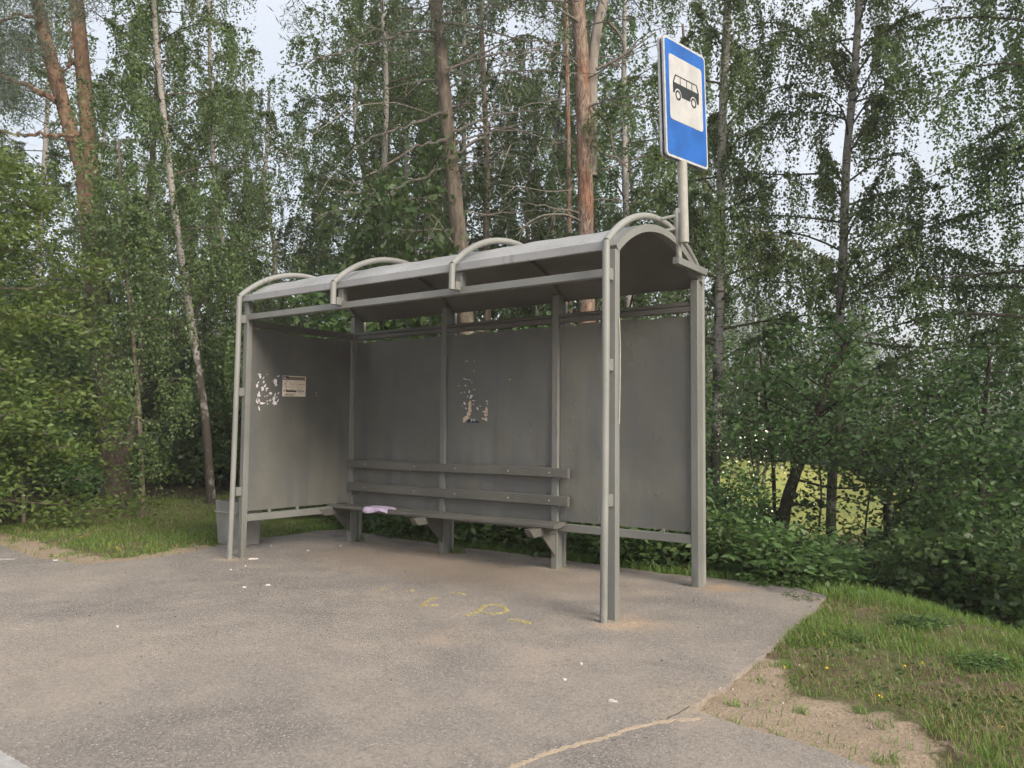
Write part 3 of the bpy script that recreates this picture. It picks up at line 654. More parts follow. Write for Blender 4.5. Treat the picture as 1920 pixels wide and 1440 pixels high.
# ------------------------------------------------------------------ cloth on the bench
def cloth():
    n, m = 26, 20; V = []; rs = np.random.RandomState(6)
    xf0, xf1 = ony(680, 960, 1.25)[0]-.02, ony(722, 962, 1.25)[0]-.05
    y0 = 1.255
    for i in range(n+1):
        s = i/n
        for j in range(m+1):
            t = j/m                                    # 0 hanging hem in front, 1 back
            x = xf0+.02+(xf1-xf0+.06)*s + .06*t*s + .015*math.sin(t*7+s*3)
            hang = .040+.016*math.sin(s*6+.5)
            run = t*(.30-.14*s+.03*math.sin(s*5))
            if run < hang: y = y0-.007-.006*math.sin(s*11); z = .449-(hang-run)
            else: y = y0-.006+(run-hang); z = .4505+.006*abs(math.sin(s*7+t*3))*abs(math.sin(t*6+s*2))
            V.append((x, y, z))
    F = [(i*(m+1)+j, (i+1)*(m+1)+j, (i+1)*(m+1)+j+1, i*(m+1)+j+1) for i in range(n) for j in range(m)]
    o = mesh_obj('cloth', V, F, M['cloth'], None, True); md = o.modifiers.new('t', 'SOLIDIFY'); md.thickness = .003; md.offset = 1
    tag(o, 'crumpled lilac cloth lying over the front edge of the bench', 'cloth')
cloth()

# ------------------------------------------------------------------ litter bin behind the left wall
bn = thing('litter_bin', 'grey tapered steel litter bin standing behind left end wall', 'litter bin', (-.86, .78, 0))
bx0, bx1, by0, by1 = -1.08, -.66, .52, .85
def frus(z0, z1, i0, i1):
    V = []
    for z, i in ((z0, i0), (z1, i1)): V += [(bx0+i, by0+i, z), (bx1-i, by0+i, z), (bx1-i, by1-i, z), (bx0+i, by1-i, z)]
    return V
V = frus(.0, .48, .028, 0)+frus(.02, .48, .036, .008)
F = [(0, 1, 5, 4), (1, 2, 6, 5), (2, 3, 7, 6), (3, 0, 4, 7), (8, 12, 13, 9), (9, 13, 14, 10), (10, 14, 15, 11), (11, 15, 12, 8), (4, 5, 13, 12), (5, 6, 14, 13), (6, 7, 15, 14), (7, 4, 12, 15), (3, 2, 1, 0), (8, 9, 10, 11)]
mesh_obj('bin_body', V, F, M['bin'], bn)
MB().tube([(bx0+.02, by0-.02, .36), (bx0+.23, by0-.022, .36), (bx1+.02, by0-.02, .36)], .010, 8).build('pivot_rod', M['galv'], bn, True)
MB().box(bx0-.003, bx1+.003, by0-.004, by0+.004, .462, .4815, .002).build('rim', M['bin'], bn)

# ------------------------------------------------------------------ chalk letters and litter on the pavement
rr = random.Random(9)
Z4 = lambda x, y: onz(780+x/3.2, 780+y/3.2)[:2]
ck = thing('chalk_writing', 'yellow chalk letter P and faded strokes on the asphalt', 'chalk writing', (*Z4(420, 1180), .001))
for st in ([(300, 1197), (350, 1182), (385, 1160), (410, 1142), (470, 1134), (525, 1148), (543, 1168), (515, 1182), (450, 1188), (385, 1172)], [(30, 1142), (60, 1118), (90, 1100), (130, 1088)], [(30, 1140), (80, 1138), (130, 1133)], [(560, 1220), (600, 1228), (650, 1232), (680, 1240), (640, 1246)], [(215, 1058), (260, 1066), (300, 1072)], [(-220, 1045), (-170, 1038)], [(-40, 1050), (-10, 1046)]):
    V_, F_ = ribbon(smooth_path([Z4(*p) for p in st], 7), .030, -.01, .004, rr, .4); mesh_obj('chalk_stroke', V_, F_, M['chalk'], ck)
lit = [((104, 1051), .07, .03, 'flat white cup lid lying beside sandy left edge of asphalt'), ((458, 1102), .055, .02, 'white paper scrap in front of the left shelter post'), ((473, 1049), .13, .012, 'long thin white strip of paper beside left shelter post'), ((501, 1098), .06, .012, 'pale crumpled wrapper right of the paper scrap before left post'),
       ((638, 1024), .04, .02, 'white bit of litter before the left bench leg'), ((577, 1033), .03, .015, 'small white crumb left of the bench leg litter'), ((460, 1062), .035, .014, 'white scrap near foot of left front pipe'), ((433, 1069), .025, .012, 'tiny white scrap in front of left front pipe'), ((508, 1024), .03, .015, 'white crumb behind left front post on brown earth'), ((220, 1176), .02, .012, 'white pebble on the open asphalt at left'), ((1058, 1276), .03, .012, 'small white fleck on asphalt left of sandy corner'), ((1090, 1246), .02, .01, 'tiny bright fleck on asphalt in front of right post'), ((1150, 1316), .06, .018, 'faint white streak of litter near the sandy joint')]
for (x, y), a, b, lab in lit:
    c = onz(x, y); poly = jag(c[0], c[1], a*.38, b*.6, rr.uniform(0, 60), rr, 8); n = len(poly); hh = [rr.uniform(.004, .014) for _ in poly]
    V_ = [(p[0], p[1], .0005) for p in poly]+[(p[0], p[1], h) for p, h in zip(poly, hh)]
    tag(mesh_obj('litter', V_, [tuple(range(n)), tuple(range(n, 2*n))]+[(i, (i+1) % n, n+(i+1) % n, n+i) for i in range(n)], M['litter']), lab, 'litter', 'litter on the asphalt')

# ------------------------------------------------------------------ foliage machinery
def unit(v): return v/(np.linalg.norm(v, axis=-1, keepdims=True)+1e-9)
def leaves(P, ax, ln, wd, rs):
    n = len(P); ax = unit(ax); nr = unit(rs.randn(n, 3)); sd = unit(np.cross(ax, nr)); ln = ln*(rs.uniform(.5, 1.35, (n, 1))); wd = ln*wd
    V = np.empty((n, 4, 3)); V[:, 0] = P; V[:, 1] = P+ax*ln*.42+sd*wd*.5; V[:, 2] = P+ax*ln; V[:, 3] = P+ax*ln*.42-sd*wd*.5
    return V.reshape(-1, 3)
def path_eval(pts, t):
    P = np.array(pts, float); seg = np.linalg.norm(np.diff(P, axis=0), axis=1); c = np.concatenate([[0], np.cumsum(seg)])/seg.sum()
    return np.stack([np.interp(t, c, P[:, k]) for k in range(3)], -1)
def grow(rs, trunk, rad, t0, nb, blen, rise, strands, per, drop, leaf, kind='weep', leaf_w=.75, shape=None, flat=.25):
    """returns limb polylines and leaf vertices: branches from the trunk, hanging or tufted twigs of leaves on them"""
    limbs = []; L4 = []
    for b in range(nb):
        t = t0+(1-t0)*((b+rs.uniform(0, 1))/nb); p = path_eval(trunk, np.array([t]))[0]; az = b*2.39996+rs.uniform(-.5, .5)
        prof = shape((t-t0)/(1-t0)) if shape else (1-.55*(t-t0)/(1-t0)); ln = blen*prof*rs.uniform(.65, 1.25); el = rise+rs.uniform(-.25, .3)
        d = np.array([math.cos(az)*math.cos(el), math.sin(az)*math.cos(el), math.sin(el)])
        s = np.linspace(0, 1, 8)[:, None]; kink = rs.randn(3)*.08*ln
        path = p+d*ln*s+np.array([0, 0, -1.])*ln*(.30 if kind == 'weep' else .12)*s**2.2+kink*np.sin(s*3.1)
        r0 = max(.006, np.interp(t, [0, 1], [rad[0], rad[-1]])*.30); limbs.append((path, np.linspace(r0, .003, 8)))
        k = max(3, int(strands*prof)); u = rs.uniform(.22, 1.0, k)**.8; st = path_eval(path, u)
        grp = rs.randint(0, max(2, k//6), k); gu = rs.uniform(.2, 1.0, k)**.8; u = np.clip(gu[grp]+rs.randn(k)*.03, .12, 1); st = path_eval(path, u)
        gh = unit(rs.randn(k, 3)*np.array([1, 1, flat]))*rs.uniform(.05, .5, (k, 1))*ln*.42; hz = gh[grp]+rs.randn(k, 3)*np.array([1, 1, .5])*(.075 if kind == 'weep' else .16)*min(1, ln)
        tip = st+hz
        # secondary twigs
        for q in range(0, k, 5): limbs.append((np.stack([st[q], (st[q]+tip[q])/2+[0, 0, .04], tip[q]]), np.array([.007, .005, .003])))
        if kind == 'weep':
            uu = np.linspace(0, 1, per)[None, :, None]; dl = rs.uniform(.35, 1.2, (k, 1, 1))*drop
            Q = st[:, None]+hz[:, None]*np.minimum(uu*1.8, 1)+np.array([0, 0, -1.])*dl*np.maximum(uu-.15, 0)+rs.randn(k, per, 3)*.028
            Q = Q.reshape(-1, 3); ax = rs.randn(len(Q), 3)*.7+np.array([0, 0, -.8])
        else:
            Q = (tip[:, None]+rs.randn(k, per, 3)*np.array([.16, .16, .10])*drop).reshape(-1, 3); ax = rs.randn(len(Q), 3)*np.array([1, 1, .45])+np.array([0, 0, -.15])
        L4.append(leaves(Q, ax, leaf, leaf_w, rs))
    return limbs, np.concatenate(L4)
def limb_mesh(limbs, mat, parent, name='limbs', n=5):
    mb = MB()
    for p, r in limbs: mb.tube(p, r, n if r[0] > .012 else 3, False)
    return mb.build(name, mat, parent, True)
def trunk_path(px_pts, dist, wob=.0, seed=0):
    return np.array([at(x, y, dist[i] if isinstance(dist, (list, tuple)) else dist) for i, (x, y) in enumerate(px_pts)])
def ground_foot(pts):
    p = pts[0].copy(); p[2] = hgt(p[0], p[1])-.1; return np.vstack([p, pts])
def trunk_mesh(path, r0, r1, mat, parent, name='trunk', seed=0, n=14, flare=1.35):
    P = smooth_path(path, 6); m = len(P); t = np.linspace(0, 1, m); rs = np.random.RandomState(seed)
    R = (r0+(r1-r0)*t)*(1+rs.uniform(-.05, .05, m)); zz = P[:, 2]-P[0, 2]; R *= 1+(flare-1)*np.exp(-np.clip(zz, 0, 9)/.28)
    return MB().tube(P, R, n).build(name, mat, parent, True)

def hero(name, label, cat, pxs, dist, r0, r1, bark, leafmat, seed, t0, nb, blen, rise, strands, per, drop, leaf, kind='weep', leaf_w=.75, limbmat=None, crown_group=None, shape=None):
    rs = np.random.RandomState(seed); path = ground_foot(trunk_path(pxs, dist)); t = thing(name, label, cat, path[0])
    trunk_mesh(path, r0, r1, bark, t, seed=seed)
    if nb:
        lm, lv = grow(rs, smooth_path(path, 6), (r0, r1), t0, nb, blen, rise, strands, per, drop, leaf, kind, leaf_w, shape)
        limb_mesh(lm, limbmat or M['twig'], t); quads_obj('crown', lv, 4, leafmat, t)
    return t, path

# ------------------------------------------------------------------ trees one can tell apart
BR = dict(kind='weep')
hero('birch_tree', 'slender leaning white birch just left of the bus shelter', 'tree', [(396, 945), (386, 800), (372, 690), (352, 560), (335, 450), (318, 320), (303, 180), (292, 60), (285, -80), (276, -260)], 13.0, .074, .034, M['birch'], M['leaf_birch'], 1, .24, 46, 2.3, .55, 46, 34, 1.1, .047)
hero('birch_tree', 'thin birch between leaning birch and shelter arches, trunk half hidden', 'tree', [(470, 930), (455, 700), (430, 520), (408, 400), (400, 310), (396, 200), (392, 40), (388, -200)], 15.5, .055, .03, M['birch'], M['leaf_birch'], 2, .26, 38, 2.2, .5, 40, 32, 1.2, .05)
hero('birch_tree', 'straight birch with peeling trunk left of the scaly pine', 'tree', [(722, 960), (722, 700), (718, 480), (721, 300), (724, 190), (722, 100), (716, -20), (712, -220)], 15.0, .072, .04, M['birch'], M['leaf_birch'], 3, .36, 42, 2.3, .5, 40, 30, 1.1, .05)
hero('birch_tree', 'thin birch trunk standing left of the forked peeled pine', 'tree', [(1032, 960), (1034, 600), (1037, 430), (1040, 300), (1048, 200), (1058, 90), (1064, -40), (1066, -200)], 19.0, .062, .035, M['birch'], M['leaf_far'], 4, .32, 34, 2.5, .5, 40, 28, 1.1, .06)
hero('birch_tree', 'tall birch directly behind and right of the bus stop sign', 'tree', [(1338, 985), (1342, 860), (1346, 680), (1350, 520), (1352, 330), (1357, 160), (1364, 10), (1370, -150), (1375, -300)], 12.0, .082, .05, M['birch'], M['leaf_birch'], 5, .30, 48, 2.2, .6, 54, 34, 1.0, .045)
hero('birch_tree', 'birch with dark lower trunk in front of the bright meadow', 'tree', [(1558, 985), (1562, 860), (1572, 640), (1580, 500), (1584, 380), (1588, 290), (1600, 160), (1610, 20), (1616, -150), (1622, -300)], 11.5, .075, .045, M['birch'], M['leaf_birch'], 6, .34, 50, 2.4, .6, 56, 34, 1.0, .044)
hero('birch_tree', 'weeping birch hanging its twigs in at the upper right edge', 'tree', [(2080, 1000), (2075, 700), (2060, 420), (2045, 200), (2030, 0), (2010, -300)], 9.5, .12, .06, M['birch'], M['leaf_birch'], 7, .34, 66, 3.3, .35, 66, 42, 1.4, .044)

hero('birch_tree', 'young leafy birch in front of the double stemmed pine', 'tree', [(268, 955), (262, 800), (250, 640), (236, 500), (228, 380), (222, 260)], 11.8, .045, .015, M['bark_grey'], M['leaf_birch'], 15, .20, 30, 1.3, .4, 26, 24, .9, .048)
# forked pine at the left
t = thing('pine_tree', 'double stemmed pine with orange upper bark at far left', 'tree', onz(215, 952))
base = ground_foot(trunk_path([(218, 945), (212, 850), (200, 700), (184, 560), (172, 430), (162, 340)], 13.6)); t.location = tuple(base[0])
trunk_mesh(base, .25, .165, M['pine'], t, seed=3)
sl_ = trunk_path([(168, 400), (158, 335), (140, 270), (118, 195), (100, 130), (84, 70), (70, 0), (55, -120), (30, -300)], 13.6); trunk_mesh(sl_, .125, .10, M['pine'], t, 'stem', 4, 12, 1)
sr_ = trunk_path([(170, 420), (172, 340), (166, 260), (158, 160), (150, 70), (142, -20), (136, -160), (130, -320)], 13.75); trunk_mesh(sr_, .135, .105, M['pine'], t, 'stem', 5, 12, 1)
rs = np.random.RandomState(31); lm = []
for pts, r0 in (([(108, 190), (85, 178), (50, 160), (10, 146), (-40, 130)], .055), ([(150, 255), (100, 256), (60, 252), (20, 250), (-40, 240)], .04), ([(118, 190), (108, 150), (88, 122), (72, 108)], .022), ([(125, 125), (135, 90), (128, 50), (120, 10)], .022), ([(112, 130), (140, 118), (152, 106)], .018), ([(95, 105), (75, 92), (40, 95)], .018), ([(80, 40), (40, 30), (-10, 50)], .04), ([(70, 0), (30, -30), (-40, -20)], .04), ([(145, 0), (190, -30), (240, -40)], .04), ([(140, -60), (100, -110), (60, -120)], .04)):
    p = smooth_path(trunk_path(pts, 13.4), 5); p += rs.randn(*p.shape)*.02; lm.append((p, np.linspace(r0, r0*.4, len(p))))
limb_mesh(lm, M['pine'], t, n=7)
def needle_tufts(centers, rs, n=60, ln=.11, wd=.10, spread=.12):
    k = len(centers); Q = (np.repeat(centers, n, 0)+rs.randn(k*n, 3)*spread); ax = rs.randn(k*n, 3)+np.array([0, 0, .35]); return leaves(Q, ax, ln, wd, rs)
cen = []
for (x, y, rx, ry, k) in ((30, 60, 70, 50, 60), (-20, 110, 60, 60, 50), (60, 90, 40, 30, 24), (20, 200, 40, 40, 26), (50, 205, 20, 20, 10), (110, 10, 60, 30, 30), (180, -40, 80, 30, 30), (10, -20, 90, 40, 60), (110, -110, 120, 50, 60), (10, 160, 40, 20, 20)):
    for _ in range(int(k*.6)): cen.append(at(x+rs.randn()*rx*.6, y+rs.randn()*ry*.6, 13.4+rs.randn()*.8))
quads_obj('crown', needle_tufts(np.array(cen), rs, 80, .12, .10, .12), 4, M['needle'], t)

# scaly pine with long dead branches, behind the middle of the shelter
def dead_branches(path, rs, nb, t0, t1, ln, r0):
    out = []
    for b in range(nb):
        tt_ = t0+(t1-t0)*(b+rs.rand())/nb; p = path_eval(path, np.array([tt_]))[0]; az = math.atan2(RT[1], RT[0])+(0 if rs.rand() < .5 else math.pi)+rs.uniform(-.9, .9); l = ln*rs.uniform(.4, 1.2); el = rs.uniform(-.15, .55)
        d = np.array([math.cos(az)*math.cos(el), math.sin(az)*math.cos(el), math.sin(el)]); s = np.linspace(0, 1, 9)[:, None]
        q = p+d*l*s+np.array([0, 0, -1.])*l*rs.uniform(.1, .5)*s**1.8+rs.randn(3)*.06*l*np.sin(s*4)+rs.randn(9, 3)*.012; out.append((q, np.linspace(r0*rs.uniform(.6, 1.1), .004, 9)))
        for _ in range(rs.randint(3, 9)):
            u = rs.uniform(.25, .95); c = path_eval(q, np.array([u]))[0]; d2 = unit(d*.6+rs.randn(3)*.6+np.array([0, 0, -.25])); l2 = l*rs.uniform(.12, .4)
            s2 = np.linspace(0, 1, 5)[:, None]; q2 = c+d2*l2*s2+rs.randn(3)*.1*l2*s2**2; out.append((q2, np.linspace(.006, .0025, 5)))
    return out
rs = np.random.RandomState(41)
p = ground_foot(trunk_path([(888, 980), (882, 800), (872, 600), (866, 500), (858, 420), (850, 340), (842, 270), (836, 200), (828, 110), (818, 20), (812, -80), (804, -240)], 12.3)); t = thing('pine_tree', 'scaly grey pine with long dead branches behind shelter middle', 'tree', p[0])
trunk_mesh(p, .15, .085, M['bark_grey'], t, seed=6)
lm = dead_branches(smooth_path(p, 5), rs, 46, .34, 1, 2.4, .018)
for pts in ([(838, 205), (790, 225), (740, 245), (690, 262), (640, 300)], [(842, 260), (790, 270), (740, 300), (690, 330), (650, 360)], [(850, 300), (800, 330), (740, 355), (690, 400), (650, 440)], [(838, 130), (900, 100), (960, 75), (1010, 55)], [(840, 135), (900, 110), (970, 95), (1030, 90)], [(828, 30), (860, 5), (880, -20)], [(828, 40), (890, 50), (960, 70), (1060, 80)], [(852, 250), (910, 220), (970, 210), (1040, 205)], [(856, 290), (920, 250), (1000, 225)], [(838, 60), (760, 60), (700, 80), (640, 96), (560, 120), (520, 118)]):
    q = smooth_path(trunk_path(pts, 12.1), 5); q += rs.randn(*q.shape)*.015; lm.append((q, np.linspace(.024, .006, len(q))))
limb_mesh(lm, M['twig_dead'], t, n=5)
cen = np.array([at(845+rs.randn()*150, -60+rs.randn()*70, 12.3+rs.randn()*1.2) for _ in range(140)]); quads_obj('crown', needle_tufts(cen, rs, 90, .12, .12, .13), 4, M['needle'], t)

# forked pine with peeled bark above the right part of the roof
rs = np.random.RandomState(43)
p = ground_foot(trunk_path([(1108, 980), (1104, 760), (1101, 600), (1099, 450), (1097, 330), (1094, 200), (1090, 100), (1084, 20), (1076, -80), (1066, -260)], 12.0)); t = thing('pine_tree', 'reddish peeled pine with pale second stem above shelter roof', 'tree', p[0])
trunk_mesh(p, .135, .10, M['bark_bare'], t, seed=7)
q = trunk_path([(1108, 330), (1110, 240), (1110, 150), (1114, 90), (1122, 40), (1134, -10), (1150, -120), (1160, -250)], 12.12); trunk_mesh(q, .09, .07, M['bark_silver'], t, 'stem', 8, 12, 1)
lm = dead_branches(smooth_path(p, 5), rs, 30, .42, 1, 1.5, .018)
for pts in ([(1118, 130), (1150, 115), (1180, 95), (1230, 60)], [(1140, 40), (1165, 70), (1170, 100), (1150, 125), (1180, 110)], [(1112, 200), (1140, 235), (1150, 280), (1165, 310)], [(1110, 270), (1135, 290), (1160, 298), (1190, 330)], [(1085, 40), (1060, 25), (1040, 10)]):
    c_ = smooth_path(trunk_path(pts, 11.9), 5); lm.append((c_, np.linspace(.03, .008, len(c_))))
limb_mesh(lm, M['twig_dead'], t, n=6)
cen = np.array([at(1110+rs.randn()*110, -70+rs.randn()*60, 12+rs.randn()) for _ in range(90)]); quads_obj('crown', needle_tufts(cen, rs, 80, .12, .12, .13), 4, M['needle'], t)
hero('pine_tree', 'very thin reddish pine stem between birch and peeled pine', 'tree', [(1074, 970), (1070, 700), (1067, 430), (1066, 300), (1064, 180), (1062, 60), (1060, -60), (1058, -200)], 16.0, .055, .04, M['bark_bare'], M['leaf_far'], 8, .55, 14, 1.6, .4, 20, 14, .8, .07, 'tuft')

# dark crooked tree in front of the meadow, and young trees on the right bank
t, p = hero('crooked_tree', 'dark crooked leaning tree in front of the bright meadow', 'tree', [(1464, 1050), (1470, 965), (1486, 905), (1506, 850), (1524, 800), (1545, 740), (1560, 690), (1590, 640)], 9.2, .085, .03, M['bark_dark'], M['leaf_shrub'], 9, .50, 24, 1.4, .35, 18, 13, .9, .065, 'tuft', .62, M['bark_dark'])
hero('young_tree', 'young tree with thin dark stem left of the crooked tree', 'tree', [(1452, 1000), (1450, 880), (1440, 790), (1432, 720), (1425, 660)], 9.8, .03, .012, M['bark_dark'], M['leaf_shrub'], 10, .55, 14, 1.0, .4, 14, 14, .8, .062, 'tuft', .62, M['bark_dark'])
hero('rowan_tree', 'spreading dark green young tree right of the birch at meadow', 'tree', [(1668, 1060), (1664, 940), (1690, 870), (1715, 810), (1735, 760), (1750, 710)], 8.6, .05, .015, M['bark_dark'], M['leaf_shrub'], 11, .50, 22, 1.3, .35, 18, 15, .95, .062, 'tuft', .5, M['bark_dark'])
hero('young_tree', 'bushy dark young tree at the right edge below hanging twigs', 'tree', [(1850, 1120), (1842, 960), (1838, 870), (1842, 800), (1850, 730), (1856, 670)], 8.4, .05, .015, M['bark_dark'], M['leaf_shrub'], 12, .15, 34, 1.5, .25, 24, 20, .95, .064, 'tuft', .55, M['bark_dark'])
for k, (pts, dd, lab) in enumerate((([(1425, 1010), (1422, 930), (1410, 860), (1404, 800)], 8.9, 'thin sapling with sparse leaves nearest the rear right post'), ([(1535, 1010), (1540, 930), (1536, 850), (1546, 780)], 8.7, 'thin sparse sapling between crooked tree and meadow birch'), ([(1622, 1015), (1630, 930), (1640, 860), (1636, 790)], 8.9, 'thin sparse sapling just right of the meadow birch'), ([(1700, 1015), (1706, 930), (1722, 860), (1730, 800)], 8.5, 'thin sparse sapling under the spreading young tree'))):
    hero('sapling', lab, 'sapling', pts, dd, .014, .006, M['bark_dark'], M['leaf_shrub'], 60+k, .12, 16, .75, .25, 9, 9, .8, .055, 'tuft', .6, M['bark_dark'])
hero('oak_tree', 'light yellow green broadleaf tree at left edge by the grass', 'tree', [(-60, 985), (-62, 860), (-58, 700), (-66, 540), (-70, 400), (-78, 280)], 10.2, .08, .03, M['bark_grey'], M['leaf_light'], 13, .05, 52, 1.75, .15, 28, 36, 1.0, .078, 'tuft', .45, M['bark_grey'], shape=lambda q: 1.05-.45*q)
hero('young_tree', 'thin grey sapling at the edge of the left grass', 'tree', [(45, 985), (43, 930), (40, 880), (46, 820), (50, 760)], 10.4, .025, .01, M['bark_grey'], M['leaf_shrub'], 14, .45, 14, .9, .35, 18, 20, .8, .07, 'tuft', .55, M['bark_grey'])

# ------------------------------------------------------------------ prototypes for the wood behind
def proto_birch(seed, h, name='birch_tree'):
    rs = np.random.RandomState(seed); z = np.linspace(0, h, 8); path = np.stack([np.cumsum(rs.randn(8))*.10, np.cumsum(rs.randn(8))*.10, z], -1); path[0, :2] = 0
    t = thing(name, '', 'tree', (0, 0, 0)); trunk_mesh(path, .10, .035, M['birch'] if seed % 2 else M['bark_grey'], t, seed=seed)
    lm, lv = grow(rs, smooth_path(path, 5), (.10, .03), .16, 44, 2.4, .5, 27, 25, 1.3, .066, 'weep', .75, shape=lambda q: .75+.4*math.sin(q*3.0)-.35*q)
    limb_mesh(lm, M['twig'], t); quads_obj('crown', lv, 4, M['leaf_far'], t); return t
def proto_bush(seed, h, spread, leaf, mat, name='shrub', stems=6, per=22, nb=8, w_=.6):
    rs = np.random.RandomState(seed); t = thing(name, '', 'shrub', (0, 0, 0)); lm = []; lv = []
    for s in range(stems):
        az = s*2*math.pi/stems+rs.uniform(-.4, .4); d = np.array([math.cos(az), math.sin(az), 0])*spread*rs.uniform(.2, .75); u = np.linspace(0, 1, 6)[:, None]
        path = d*u**1.4+np.array([0, 0, 1.])*h*rs.uniform(.7, 1.05)*u; lm.append((path, np.linspace(.016, .004, 6)))
        a, b = grow(rs, path, (.016, .005), .10, nb, spread*.6, .3, 9, per, .85, leaf, 'tuft', w_); lm += a; lv.append(b)
    limb_mesh(lm, M['bark_dark'], t); quads_obj('foliage', np.concatenate(lv), 4, mat, t); return t
PB_ = [proto_birch(101, 12.5), proto_birch(102, 13.5), proto_birch(103, 11.5)]
PS_ = [proto_bush(201, 1.9, 1.1, .075, M['leaf_shrub']), proto_bush(202, 2.8, 1.3, .08, M['leaf_shrub']), proto_bush(203, 1.4, 1.0, .062, M['leaf_shrub'], per=26)]
PS_.append(proto_bush(204, 1.7, 1.1, .115, M['leaf_shrub'], per=15, w_=.8)); PS_.append(proto_bush(205, 1.6, .95, .095, M['leaf_herb'], per=16, w_=.5))
PH_ = [proto_bush(301, .42, .26, .075, M['leaf_herb'], 'herb', 5, 7, 5, .55), proto_bush(302, .55, .24, .085, M['leaf_herb'], 'herb', 5, 6, 6, .45)]
rs = np.random.RandomState(77)
first = set()
def place(proto, x, y, rz, s, label, group, cat=None, dz=-.08):
    loc = (x, y, float(hgt(x, y))+dz)
    if proto.name not in first:
        first.add(proto.name); proto.location = loc; proto.rotation_euler = (0, 0, rz); proto.scale = (s[0], s[0], s[1]); proto['label'] = label; proto['group'] = group
        for ch in proto.children: ch.matrix_parent_inverse = Matrix.Identity(4)
        o = proto
    else: o = copy_thing(proto, loc, rz, s, label, group)
    if cat: o['category'] = cat
    return o
def wpt(xpx, dist): v = ray(xpx, 800); v = v/(v@FW); q = CAM+v*dist; return q[0], q[1]
def where(x, y):
    v = np.array([x, y, 0])-CAM; xp = 960+FPX*(v@RT)/(v@FW)
    for lim, txt in ((190, 'left of the double stemmed pine'), (330, 'between double stemmed pine and leaning birch'), (450, 'just right of the leaning birch'), (640, 'above the leftmost roof arch'), (790, 'left of the scaly pine'), (960, 'right of the scaly pine'), (1130, 'behind the peeled pine'), (1300, 'behind the sign pole'), (1480, 'right of the sign, behind tall birch'), (1680, 'behind the birch before the meadow'), (9999, 'behind the twigs hanging at right')):
        if xp < lim: return txt
# slender trees deeper in the wood (pixel column, distance, height scale)
spots = []
for xpx in np.linspace(-160, 2080, 40):
    x = xpx+rs.uniform(-25, 25); dist = rs.uniform(15.5, 30)
    hs = rs.uniform(.8, 1.15)*(dist/20)**.35
    if 500 < x < 625: hs *= .52
    if 20 < x < 150: hs *= .55
    if x > 1380: dist = rs.uniform(26, 44); hs *= .50
    if 1640 < x < 1790: hs *= .45
    spots.append((x, dist, hs))
for i, (x, dist, hs) in enumerate(spots):
    a, b = wpt(x, dist); place(PB_[i % 3], a, b, rs.uniform(0, 6.28), (hs*rs.uniform(.9, 1.15), hs), 'slender tree deeper in the wood, '+where(a, b), 'slender trees deeper in the wood')
# undergrowth in the wood
for i, xpx in enumerate(np.linspace(-120, 1330, 48)):
    x = xpx+rs.uniform(-20, 20); dist = rs.uniform(13.6, 20) if x < 640 else rs.uniform(10.6, 17); a, b = wpt(x, dist); s = rs.uniform(.8, 1.45)
    place(PS_[i % 3], a, b, rs.uniform(0, 6.28), (s, s*rs.uniform(.9, 1.4)), 'dark leafy shrub in the undergrowth, '+where(a, b), 'undergrowth shrubs')
for i, xpx in enumerate(np.linspace(-100, 1320, 26)):
    x = xpx+rs.uniform(-20, 20); dist = rs.uniform(18, 30); a, b = wpt(x, dist); s = rs.uniform(1.2, 2.0)
    place(PS_[i % 3], a, b, rs.uniform(0, 6.28), (s, s*1.3), 'dark leafy shrub in the undergrowth, '+where(a, b), 'undergrowth shrubs')
# bushes on the falling bank at the right
for i, (xp, dist, s) in enumerate([(1345, 8.6, .75), (1395, 8.3, .6), (1440, 8.0, .52), (1500, 8.2, .52), (1560, 7.6, .52), (1610, 7.9, .54), (1660, 7.2, .52), (1715, 7.4, .56), (1770, 6.9, .68), (1820, 7.2, .8), (1870, 6.6, .75), (1925, 6.8, .9), (1990, 6.2, .9), (2060, 6.6, 1.0), (1370, 9.6, .9), (1480, 9.8, .5), (1720, 9.0, .5), (1800, 8.8, 1.0), (1880, 8.4, 1.1), (1960, 8.2, 1.2), (1640, 9.6, .6), (1545, 10.0, .60), (1440, 10.4, .7), (1910, 10.5, 1.4), (1990, 10.5, 1.6), (1830, 11, 1.2), (1760, 12, 1.1), (1790, 13, .8), (1385, 12.5, .6)]):
    a, b = wpt(xp, dist); place(PS_[(0, 2, 3, 2, 4, 3)[i % 6] if not 1420 < xp < 1740 else (2, 4)[i % 2]], a, b, rs.uniform(0, 6.28), (s, s*.85), 'dark green bush on the bank, '+('front row' if dist < 7.5 else 'middle row' if dist < 9 else 'back row')+', '+(where(a, b) if xp < 1680 else 'just right of the meadow birch' if xp < 1790 else 'below the bushy young tree' if xp < 1880 else 'at the right edge of view'), 'bushes on the bank')
# far hedge beyond the meadow
for i, xpx in enumerate(np.linspace(1250, 2300, 20)):
    dist = rs.uniform(62, 80); a, b = wpt(xpx+rs.uniform(-15, 15), dist); s = rs.uniform(.7, 1.0); place(PB_[i % 3], a, b, rs.uniform(0, 6.28), (s*1.8, s), 'distant tree beyond the meadow, '+where(a, b), 'trees beyond the meadow')
for i, xpx in enumerate(np.linspace(1250, 2250, 30)):
    dist = rs.uniform(36, 44); a, b = wpt(xpx+rs.uniform(-15, 15), dist); s = rs.uniform(1.5, 2.6); place(PS_[i % 3], a, b, rs.uniform(0, 6.28), (s, s*.8), 'distant bush at the meadow edge, '+where(a, b), 'bushes beyond the meadow')
